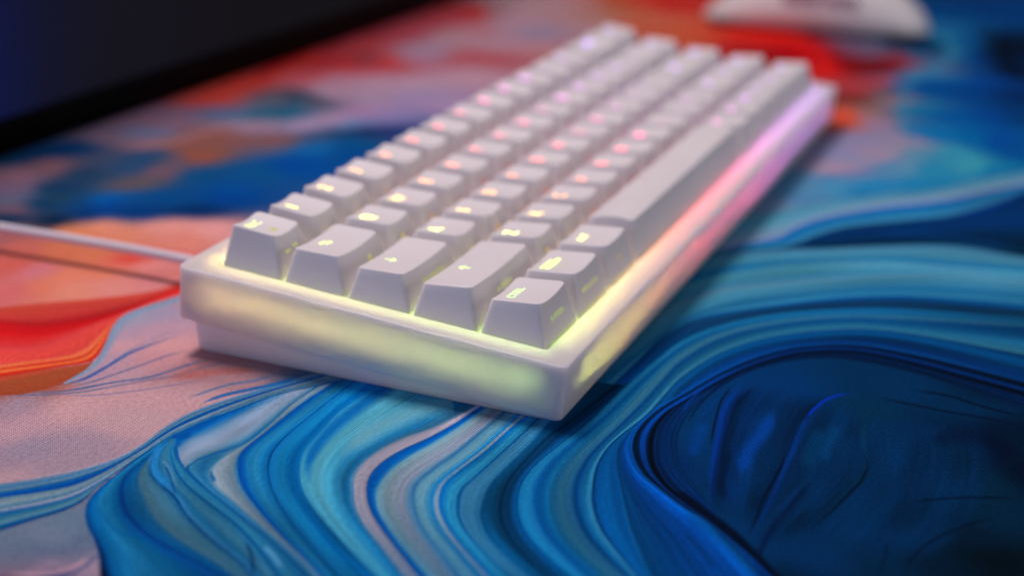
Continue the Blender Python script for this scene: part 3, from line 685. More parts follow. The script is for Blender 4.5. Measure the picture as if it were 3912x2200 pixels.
SHEETS = [
  dict(g=[[[161.8,6.2],[181.1,-9.6],[196.5,-22.2],[219.9,-41.5],[248.5,-66.0],[278.2,-90.8],[324.3,-129.3]],[[116.6,6.3],[137.8,-7.0],[149.3,-14.2],[159.6,-21.6],[173.6,-25.1],[187.8,-31.3],[209.4,-48.2],[229.9,-68.6],[261.7,-92.4],[309.7,-128.4]],[[122.3,13.0],[137.1,-7.2],[143.9,-16.5],[151.7,-28.0],[165.6,-33.8],[177.9,-40.3],[186.3,-47.8],[197.0,-59.7],[207.8,-71.7],[219.8,-79.3],[235.5,-86.8],[251.2,-93.4],[306.5,-116.7]],[[122.6,13.5],[136.5,-7.3],[150.5,-28.3],[156.6,-40.2],[165.9,-56.1],[175.2,-72.0],[178.4,-84.6],[177.7,-100.6],[175.1,-160.5]],[[81.2,4.9],[103.7,-6.0],[110.3,-9.2],[122.4,-17.9],[138.4,-35.5],[151.8,-58.6],[156.3,-79.0],[162.1,-102.2],[176.7,-160.4]],[[57.8,-1.6],[81.8,-8.6],[88.7,-10.6],[104.7,-18.5],[119.3,-35.7],[135.1,-57.5],[148.7,-80.1],[154.6,-102.9],[169.6,-161.0]],[[-11.8,-11.6],[13.2,-12.0],[33.2,-12.3],[55.1,-12.6],[71.7,-15.8],[83.6,-24.4],[96.8,-37.0],[108.0,-50.6],[118.0,-68.7],[123.6,-87.6],[127.3,-105.6],[139.4,-164.4]]],
   s=[(0,95,145,170),(0.3,80,145,175),(0.6,105,150,175),(0.9,120,150,180),(1.0,150,150,180),(1.08,60,120,175),(1.2,10,95,170),(1.5,35,110,165),(1.85,65,130,165),(1.97,30,80,130),(2.03,3,40,85),(2.4,3,50,105),(2.8,3,35,65),(2.97,5,40,65),(3.03,60,115,150),(3.2,75,130,165),(3.5,80,145,170),(3.8,45,120,165),(4.0,40,115,165),(4.1,80,150,175),(4.5,75,145,170),(4.8,60,130,170),(5.0,90,140,165),(5.2,65,130,160),(5.4,60,125,160),(5.6,30,100,150),(5.75,60,130,165),(5.9,20,90,150),(6.0,5,65,135)], n=0.1, gain=(1, 0.92), seed=3, edge=(0.03, 0.03), freq=9, tint=(0, 0, 0, 0), tend=1, fade=(0.0, 0.0)),
  dict(g=[[[43.3,-43.6],[32.5,-42.2],[21.2,-42.5],[5.9,-45.0],[-8.3,-47.6],[-21.2,-50.6],[-32.8,-54.6]],[[45.3,-51.8],[29.2,-50.1],[12.7,-51.0],[-5.5,-53.5],[-21.8,-56.9],[-34.1,-60.2]],[[46.1,-69.0],[37.6,-64.2],[27.2,-62.4],[11.9,-62.9],[-2.3,-63.6],[-21.6,-64.6],[-39.0,-64.5]],[[43.2,-72.4],[31.6,-71.6],[15.1,-71.3],[-1.6,-71.4],[-17.4,-70.6],[-31.5,-68.5],[-41.5,-66.9]],[[37.0,-76.0],[21.4,-77.9],[7.5,-81.4],[-1.0,-81.9],[-13.3,-79.4],[-30.1,-75.6],[-43.9,-73.3]]],
   s=[(0,1,34,74),(0.08,1,44,113),(0.2,1,42,101),(0.35,1,36,74),(0.6,1,46,101),(0.9,1,50,108),(1.2,0,51,105),(1.5,0,45,91),(1.85,1,38,79),(1.95,1,33,70),(2.0,1,47,113),(2.12,1,50,111),(2.3,0,47,93),(2.7,0,50,96),(3,0,46,91),(3.5,0,48,93),(3.9,0,44,85),(4,0,38,77)], n=0.16, gain=(0.9, 0.75), seed=41, edge=(0.1, 0.3), freq=4, tint=(0, 0, 0, 0), tend=1, fade=(0.22, 0.2)),
  dict(g=[[[37.0,-76.0],[21.4,-77.9],[7.5,-81.4],[-1.0,-81.9],[-13.3,-79.4],[-30.1,-75.6],[-43.9,-73.3]],[[45.5,-84.7],[19.4,-90.5],[-4.9,-93.0],[-25.6,-90.7],[-41.8,-88.1]],[[50.3,-104.1],[21.2,-110.6],[-3.5,-110.5],[-24.6,-106.1],[-37.9,-102.5]]],
   s=[(0,0,39,78),(0.2,0,43,84),(0.6,0,41,79),(1,0,38,76),(1.4,0,41,78),(2,0,36,70)], n=0.14, gain=(1, 1), seed=42, edge=(0.1, 0.3), freq=4, tint=(0, 0, 0, 0), tend=1, fade=(0.2, 0.2)),
  dict(g=[[[18.8,56.9],[-9.1,59.0],[-21.2,59.9],[-44.0,57.6],[-52.9,58.7],[-61.3,57.9],[-67.0,53.5],[-71.6,45.7],[-76.3,37.6],[-81.8,27.9],[-87.5,18.4],[-91.2,13.1],[-111.2,-15.6]],[[19.4,53.1],[-8.5,55.8],[-19.7,56.9],[-37.3,56.9],[-49.5,56.4],[-56.9,53.2],[-65.7,46.2],[-73.0,37.5],[-80.7,26.9],[-87.0,17.4],[-90.8,12.1],[-111.2,-16.3]],[[22.4,52.0],[-5.6,51.5],[-23.0,51.2],[-41.6,50.9],[-50.5,48.8],[-58.5,44.2],[-66.4,37.5],[-75.0,28.0],[-83.8,16.7],[-89.4,9.2],[-110.3,-18.8]],[[20.0,43.0],[-7.9,45.0],[-20.5,45.9],[-30.9,45.0],[-43.3,43.1],[-52.6,39.2],[-60.6,33.8],[-67.4,26.8],[-74.3,18.3],[-80.6,9.8],[-86.0,1.9],[-105.8,-27.0]],[[20.6,9.7],[-6.4,17.0],[-19.3,20.5],[-26.7,24.2],[-34.0,26.5],[-42.7,27.3],[-50.1,26.2],[-55.8,23.4],[-62.1,19.6],[-68.5,14.0],[-75.3,6.2],[-83.6,-3.3],[-106.6,-29.7]],[[21.5,11.3],[-6.2,15.6],[-15.2,17.0],[-25.2,19.5],[-33.6,22.5],[-41.8,23.9],[-49.3,23.0],[-56.2,19.9],[-62.7,15.4],[-68.4,9.8],[-74.9,2.6],[-82.4,-6.0],[-105.4,-32.4]],[[21.8,10.6],[-6.0,14.2],[-16.1,15.5],[-26.7,17.7],[-35.5,20.1],[-43.4,21.0],[-51.3,19.8],[-56.5,17.7],[-62.1,13.9],[-67.8,8.5],[-74.3,1.4],[-81.7,-7.5],[-104.1,-34.4]],[[20.1,6.6],[-7.8,8.3],[-27.5,9.5],[-38.8,11.2],[-47.5,11.7],[-55.6,8.6],[-64.3,2.2],[-72.0,-6.2],[-78.9,-13.5],[-102.9,-38.9]],[[20.2,1.6],[-7.8,2.9],[-24.8,3.7],[-36.7,5.3],[-44.7,5.7],[-51.9,3.6],[-58.2,-0.0],[-64.8,-6.0],[-71.5,-13.7],[-76.2,-19.4],[-98.5,-46.4]],[[21.2,-2.5],[-6.8,-1.0],[-25.4,0.0],[-38.1,0.6],[-45.3,1.0],[-53.5,-1.7],[-59.5,-5.5],[-65.4,-11.3],[-70.7,-17.9],[-74.5,-23.2],[-94.9,-51.6]],[[22.8,-4.1],[-5.2,-4.3],[-19.5,-4.4],[-30.3,-3.8],[-40.3,-3.7],[-49.0,-5.6],[-55.7,-8.2],[-62.6,-13.5],[-68.7,-21.0],[-72.8,-26.9],[-92.8,-55.6]],[[24.4,-13.2],[-3.2,-8.5],[-12.0,-7.0],[-23.0,-6.6],[-34.0,-6.7],[-43.1,-8.2],[-51.7,-11.3],[-58.5,-15.8],[-65.8,-23.4],[-71.1,-30.4],[-92.2,-58.3]],[[30.9,-16.9],[3.1,-13.2],[-14.1,-10.9],[-26.1,-9.5],[-36.1,-9.9],[-44.6,-12.2],[-51.1,-15.2],[-58.2,-20.3],[-64.9,-27.9],[-69.3,-34.4],[-88.9,-63.4]]],
   s=[(0,60,110,140),(0.12,120,135,145),(0.55,115,135,148),(0.8,100,130,150),(0.95,60,120,160),(1.0,5,75,160),(1.15,10,85,165),(1.3,30,110,165),(1.6,45,125,170),(1.95,20,100,160),(2.0,5,50,105),(2.05,25,105,165),(2.4,30,120,170),(2.7,10,90,155),(2.95,15,100,160),(3.03,70,145,175),(3.3,85,160,182),(3.6,60,140,175),(3.85,30,110,165),(3.97,60,120,160),(4.05,140,145,160),(4.3,155,152,168),(4.9,155,152,168),(4.98,120,125,150),(5.03,5,75,150),(5.9,5,85,165),(6.0,40,105,155),(6.1,95,140,160),(6.3,115,142,152),(6.7,128,138,158),(6.9,90,125,150),(7.0,45,100,150),(7.1,80,130,155),(7.4,95,138,155),(7.65,50,120,165),(7.75,25,105,165),(7.82,115,140,155),(7.93,125,145,158),(8.0,10,95,170),(8.2,25,110,170),(8.5,50,135,175),(8.9,40,125,170),(9.0,8,65,130),(9.1,55,120,165),(9.5,65,130,170),(9.95,45,110,155),(10.04,15,75,125),(10.5,15,75,120),(10.8,12,60,98),(11,6,38,74),(11.2,12,58,96),(11.4,8,44,82),(11.7,15,65,110),(11.95,10,80,150),(12,20,100,160)], n=0.17, gain=(1.04, 0.95), seed=7, edge=(0.03, 0.03), freq=9, tint=(10, 92, 160, 0.62), tend=1, fade=(0.0, 0.0)),
  dict(g=[[[-88.9,-63.4],[-69.3,-34.4],[-64.9,-27.9],[-58.2,-20.3],[-51.1,-15.2],[-44.6,-12.2],[-36.1,-9.9],[-26.1,-9.5],[-14.1,-10.9],[3.1,-13.2],[26.0,-14.7],[42.9,-16.5],[60.3,-19.2],[76.5,-26.3],[91.2,-38.3],[104.1,-55.4],[112.8,-73.6],[120.6,-106.2],[134.6,-164.6]],[[-87.3,-71.7],[-64.2,-45.4],[-57.8,-38.1],[-51.1,-31.7],[-43.2,-26.6],[-35.5,-23.1],[-26.7,-20.8],[-15.3,-19.9],[1.0,-21.0],[15.3,-21.9],[31.5,-22.4],[47.1,-23.3],[67.1,-29.0],[83.3,-40.3],[96.8,-56.9],[103.5,-75.1],[113.1,-107.0],[130.4,-164.5]],[[-89.0,-71.0],[-63.4,-47.1],[-54.5,-38.8],[-47.8,-33.3],[-39.6,-28.8],[-31.4,-25.8],[-19.9,-22.9],[-7.9,-22.4],[9.7,-25.1],[23.2,-25.7],[36.3,-26.6],[57.1,-31.8],[74.6,-42.4],[88.2,-58.7],[92.9,-71.7],[93.2,-87.9],[91.1,-109.1],[85.2,-168.8]],[[-91.8,-68.6],[-62.2,-49.9],[-57.3,-46.8],[-47.5,-40.9],[-38.1,-36.1],[-27.5,-31.2],[-18.0,-26.9],[-9.2,-24.6],[0.3,-24.7],[17.3,-27.9],[30.7,-28.3],[51.9,-33.2],[69.6,-43.7],[83.3,-59.7],[87.7,-74.1],[86.5,-91.1],[82.6,-110.0],[70.5,-168.8]]],
   s=[(0,10,80,150),(0.05,35,125,175),(0.2,40,120,170),(0.3,10,80,145),(0.5,25,100,150),(0.75,60,120,150),(0.93,45,105,150),(1.0,10,65,125),(1.3,20,85,140),(1.6,42,118,162),(1.9,60,130,165),(2.0,3,35,80),(2.1,8,78,145),(2.5,10,85,145),(2.9,8,70,135),(3,35,105,150)], n=0.16, gain=(0.98, 0.78), seed=11, edge=(0.03, 0.03), freq=8, tint=(5, 70, 130, 0.35), tend=0, fade=(0.0, 0.0)),
  dict(g=[[[-79.1,-60.6],[-62.2,-49.9],[-57.3,-46.8],[-47.5,-40.9],[-38.1,-36.1],[-27.5,-31.2],[-18.0,-26.9],[-9.2,-24.6],[0.3,-24.7],[17.3,-27.9],[30.7,-28.3],[51.9,-33.2],[69.6,-43.7],[83.3,-59.7],[87.7,-74.1],[86.5,-91.1],[82.6,-110.0],[70.5,-168.8]],[[-57.4,-74.0],[-42.7,-60.4],[-35.7,-53.9],[-31.6,-47.3],[-26.2,-40.1],[-20.8,-33.5],[-13.6,-28.4],[-5.7,-25.4],[3.6,-24.7],[16.2,-26.5],[26.6,-29.5],[45.6,-35.0],[61.1,-42.1],[71.7,-50.7],[79.8,-64.1],[80.7,-78.9],[78.5,-93.6],[74.4,-110.8],[60.5,-169.2]]],
   s=[(0,3,50,95),(0.12,5,60,112),(0.5,3,55,120),(0.8,0,60,135),(1,0,85,175)], n=0.28, gain=(1, 0.75), seed=5, edge=(0.03, 0.03), freq=14, tint=(0, 0, 0, 0), tend=1, fade=(0.0, 0.0)),
  dict(g=[[[-57.4,-74.0],[-42.7,-60.4],[-35.7,-53.9],[-31.6,-47.3],[-26.2,-40.1],[-20.8,-33.5],[-13.6,-28.4],[-5.7,-25.4],[3.6,-24.7],[16.2,-26.5],[26.6,-29.5],[45.6,-35.0],[61.1,-42.1],[71.7,-50.7],[79.8,-64.1],[80.7,-78.9],[78.5,-93.6],[74.4,-110.8],[60.5,-169.2]],[[-51.2,-74.5],[-38.4,-59.1],[-33.5,-53.2],[-28.4,-46.3],[-23.7,-40.9],[-16.8,-35.8],[-8.1,-31.9],[2.4,-29.2],[13.2,-29.2],[21.1,-31.2],[39.3,-36.7],[53.6,-43.1],[65.8,-52.1],[73.2,-65.4],[72.3,-80.2],[68.8,-94.9],[64.8,-111.7],[50.9,-170.1]],[[-36.3,-58.7],[-20.1,-47.0],[-11.5,-40.8],[1.8,-36.4],[15.2,-35.1],[29.2,-37.0],[43.9,-40.9],[58.9,-50.0],[67.1,-63.0],[66.1,-79.5],[61.6,-95.9],[54.4,-112.8],[30.9,-168.0]]],
   s=[(0,5,95,185),(0.12,0,70,150),(0.3,1,20,42),(0.45,1,25,55),(0.6,0,65,160),(0.8,0,50,120),(0.93,1,12,26),(1.03,1,10,22),(1.12,0,40,95),(1.2,0,24,54),(1.3,0,46,110),(1.4,0,30,66),(1.5,0,52,120),(1.62,0,30,66),(1.72,0,46,98),(1.82,0,34,72),(2,0,50,98)], n=0.34, gain=(1, 0.6), seed=6, edge=(0.03, 0.15), freq=15, tint=(0, 0, 0, 0), tend=1, fade=(0.0, 0.0)),
  dict(g=[[[-51.0,75.1],[-60.1,69.4],[-64.6,63.4],[-68.7,55.6]],[[-50.7,74.5],[-52.3,67.2],[-58.8,60.3],[-64.5,54.1]]],
   s=[(0,15,85,150),(0.5,30,100,165),(1,50,110,160)], n=0.05, gain=(1, 1), seed=20, edge=(0.02, 0.1), freq=4, tint=(0, 0, 0, 0), tend=1, fade=(0.0, 0.0)),
  dict(g=[[[-51.7,74.0],[-46.6,74.1],[-37.3,72.5],[-25.1,69.3],[-12.1,65.3],[-4.8,61.5]],[[-59.3,67.7],[-53.6,68.2],[-46.1,65.6],[-31.4,63.5],[-14.2,62.1],[-4.0,59.9]],[[-63.7,62.9],[-58.6,63.0],[-51.7,60.2],[-46.1,58.1],[-38.6,57.9],[-23.2,58.8],[-8.9,58.4]],[[-64.5,57.0],[-59.6,58.7],[-52.3,58.3],[-44.3,57.4],[-35.2,57.7],[-20.7,59.0],[-8.4,57.5]]],
   s=[(0,10,75,150),(0.15,5,85,170),(0.35,40,110,170),(0.6,105,138,170),(1,135,152,176),(1.5,122,146,170),(1.8,80,125,155),(1.95,15,85,145),(2.1,40,100,145),(2.5,75,120,148),(3,70,118,145)], n=0.07, gain=(1, 1), seed=21, edge=(0.02, 0.1), freq=6, tint=(0, 0, 0, 0), tend=1, fade=(0.0, 0.0)),
  dict(g=[[[-59.7,63.8],[-63.3,63.6],[-67.7,56.3],[-71.4,49.6],[-75.6,41.7],[-79.4,34.7],[-82.6,28.4],[-86.6,21.5],[-91.6,14.0],[-111.0,-15.1]],[[-52.3,58.7],[-61.3,57.9],[-67.0,53.5],[-71.6,45.7],[-76.3,37.6],[-81.8,27.9],[-87.5,18.4],[-91.2,13.1],[-111.2,-15.6]]],
   s=[(0,10,70,130),(0.1,55,115,150),(0.5,35,100,150),(0.85,50,112,150),(1,100,130,145)], n=0.12, gain=(1, 0.95), seed=22, edge=(0.03, 0.03), freq=6, tint=(15, 90, 150, 0.4), tend=1, fade=(0.0, 0.0)),
  dict(g=[[[-49.9,76.0],[-57.6,76.8],[-68.3,76.6],[-76.3,76.3],[-83.4,75.3],[-88.7,72.7],[-93.8,68.5],[-98.6,63.0],[-103.5,58.2],[-109.7,53.3],[-111.8,51.6],[-139.0,29.6]],[[-50.1,75.8],[-57.9,75.0],[-65.5,74.5],[-72.3,73.7],[-79.0,70.4],[-85.5,64.4],[-90.4,57.1],[-93.9,48.9],[-96.6,39.4],[-99.1,30.3],[-108.4,-3.4]],[[-50.6,75.1],[-56.9,75.4],[-64.0,72.8],[-69.2,68.6],[-72.7,62.6],[-75.8,57.6],[-81.0,51.9],[-85.1,45.8],[-89.3,37.7],[-92.6,30.7],[-96.7,24.9],[-116.9,-3.7]],[[-51.1,74.6],[-58.0,71.2],[-64.7,65.1],[-69.2,59.6],[-72.6,53.7],[-75.7,47.5],[-79.0,40.6],[-83.3,33.9],[-89.7,25.7],[-94.3,19.8],[-115.8,-7.8]],[[-51.7,74.0],[-57.6,70.4],[-63.3,63.6],[-67.7,56.3],[-71.4,49.6],[-75.6,41.7],[-79.4,34.7],[-82.6,28.4],[-86.6,21.5],[-91.6,14.0],[-111.0,-15.1]]],
   s=[(0,3,12,35),(0.03,3,15,42),(0.08,8,75,145),(0.16,15,100,165),(0.35,38,120,168),(0.7,20,98,150),(0.95,8,75,145),(1,5,48,115),(1.1,12,80,140),(1.4,28,92,138),(1.5,70,110,132),(1.85,60,112,140),(1.96,30,90,140),(2,4,42,95),(2.08,60,125,172),(2.3,32,102,150),(2.6,60,115,145),(2.9,40,110,155),(3,8,65,130),(3.1,45,125,170),(3.4,52,122,160),(3.8,30,105,160),(3.95,20,90,150),(4,5,60,120)], n=0.1, gain=(1, 0.8), seed=23, edge=(0.03, 0.03), freq=5, tint=(5, 62, 120, 0.6), tend=1, fade=(0.0, 0.0)),
  dict(g=[[[-121.7,134.1],[-86.7,98.4],[-81.2,92.8],[-73.1,86.1],[-66.0,82.0],[-57.8,80.4],[-46.2,80.9],[-36.5,79.7],[-27.0,76.0],[-16.5,70.6],[-6.3,64.7],[6.7,57.2]],[[-126.3,130.4],[-92.3,93.7],[-86.1,87.0],[-80.5,82.3],[-73.8,80.0],[-67.6,79.0],[-58.2,78.2],[-47.9,77.8],[-39.3,75.9],[-29.3,72.6],[-18.2,67.6],[-7.7,61.8],[5.4,54.5]],[[-136.6,120.8],[-98.4,88.6],[-91.4,82.7],[-85.0,78.8],[-78.3,77.7],[-69.7,77.4],[-59.7,77.2],[-49.2,76.9],[-40.3,74.4],[-29.2,70.6],[-18.2,65.7],[-9.1,59.0],[3.0,50.1]],[[-148.4,107.0],[-104.2,83.6],[-97.2,79.9],[-90.4,76.3],[-84.8,75.6],[-79.8,76.5],[-70.5,76.8],[-60.2,76.8],[-50.0,75.9],[-40.9,73.2],[-29.9,69.4],[-18.6,64.6],[-9.6,58.0],[2.5,49.1]]],
   s=[(0,165,140,155),(0.2,100,130,155),(0.4,45,100,150),(0.5,110,135,150),(0.7,30,92,152),(0.9,5,68,155),(1.0,10,72,150),(1.1,100,130,145),(1.4,112,132,142),(1.6,50,105,140),(1.8,140,140,150),(2.0,20,80,140),(2.3,60,115,140),(2.5,90,125,140),(2.7,20,80,130),(2.9,8,55,110),(3.0,5,40,90)], n=0.12, gain=(1, 1), seed=24, edge=(0.12, 0.03), freq=6, tint=(0, 0, 0, 0), tend=1, fade=(0.0, 0.0)),
  dict(g=[[[-37.1,205.5],[-2.6,169.3],[5.6,160.7],[15.1,149.0],[22.8,140.4],[29.4,135.5],[35.8,133.8],[45.4,132.1],[57.2,130.0]],[[-24.6,209.8],[-11.9,161.4],[-8.7,149.2],[-1.6,141.0],[7.4,136.2],[16.6,133.6],[24.4,132.1],[31.2,130.6],[40.6,128.9],[52.4,126.8]],[[-53.1,191.4],[-27.2,148.6],[-22.3,140.5],[-12.5,137.1],[-2.3,135.8],[4.9,134.4],[12.4,132.9],[20.0,131.4],[28.4,128.8],[37.8,127.0],[49.6,124.7]],[[-81.0,167.2],[-41.6,136.5],[-35.7,131.9],[-29.2,126.2],[-24.1,121.5],[-19.1,121.4],[-10.0,125.5],[-0.3,130.5],[7.9,132.9],[16.6,131.3],[27.1,127.8],[36.4,126.1],[48.2,123.9]]],
   s=[(0,205,110,90),(0.08,190,70,55),(0.4,190,62,52),(0.7,185,55,50),(0.9,170,30,35),(1,185,22,28),(1.4,200,25,28),(1.8,200,50,50),(2.0,205,65,65),(2.3,215,70,60),(2.55,205,65,60),(2.65,230,125,70),(2.75,195,45,35),(2.83,228,120,60),(2.92,200,40,25),(3,190,30,20)], n=0.08, gain=(1, 1), seed=31, edge=(0.06, 0.02), freq=5, tint=(0, 0, 0, 0), tend=1, fade=(0.0, 0.0)),
  dict(g=[[[-81.3,166.9],[-41.9,136.2],[-36.0,131.6],[-29.5,125.9],[-24.4,121.3],[-22.3,120.8]],[[-77.8,170.8],[-50.5,128.9],[-47.5,124.3],[-42.3,120.9],[-35.9,118.8],[-28.1,118.9],[-22.6,120.5]]],
   s=[(0,185,70,45),(0.2,155,75,45),(1,148,66,40)], n=0.06, gain=(1, 1), seed=32, edge=(0.01, 0.03), freq=14, tint=(0, 0, 0, 0), tend=1, fade=(0.0, 0.0)),
  dict(g=[[[38.2,123.8],[26.8,127.6],[16.4,131.1],[7.6,132.7],[-0.6,130.3],[-10.3,125.4],[-19.5,121.0],[-23.3,119.9],[-28.1,118.9],[-36.9,118.9]],[[32.0,120.0],[20.5,123.3],[11.2,126.0],[3.3,126.3],[-5.1,123.8],[-12.9,120.8],[-20.4,117.8],[-25.5,116.6],[-30.7,116.5],[-37.2,117.8]]],
   s=[(0,110,140,165),(0.4,130,145,168),(1,160,142,160)], n=0.05, gain=(1, 1), seed=33, edge=(0.02, 0.5), freq=14, tint=(0, 0, 0, 0), tend=1, fade=(0.0, 0.0)),
]
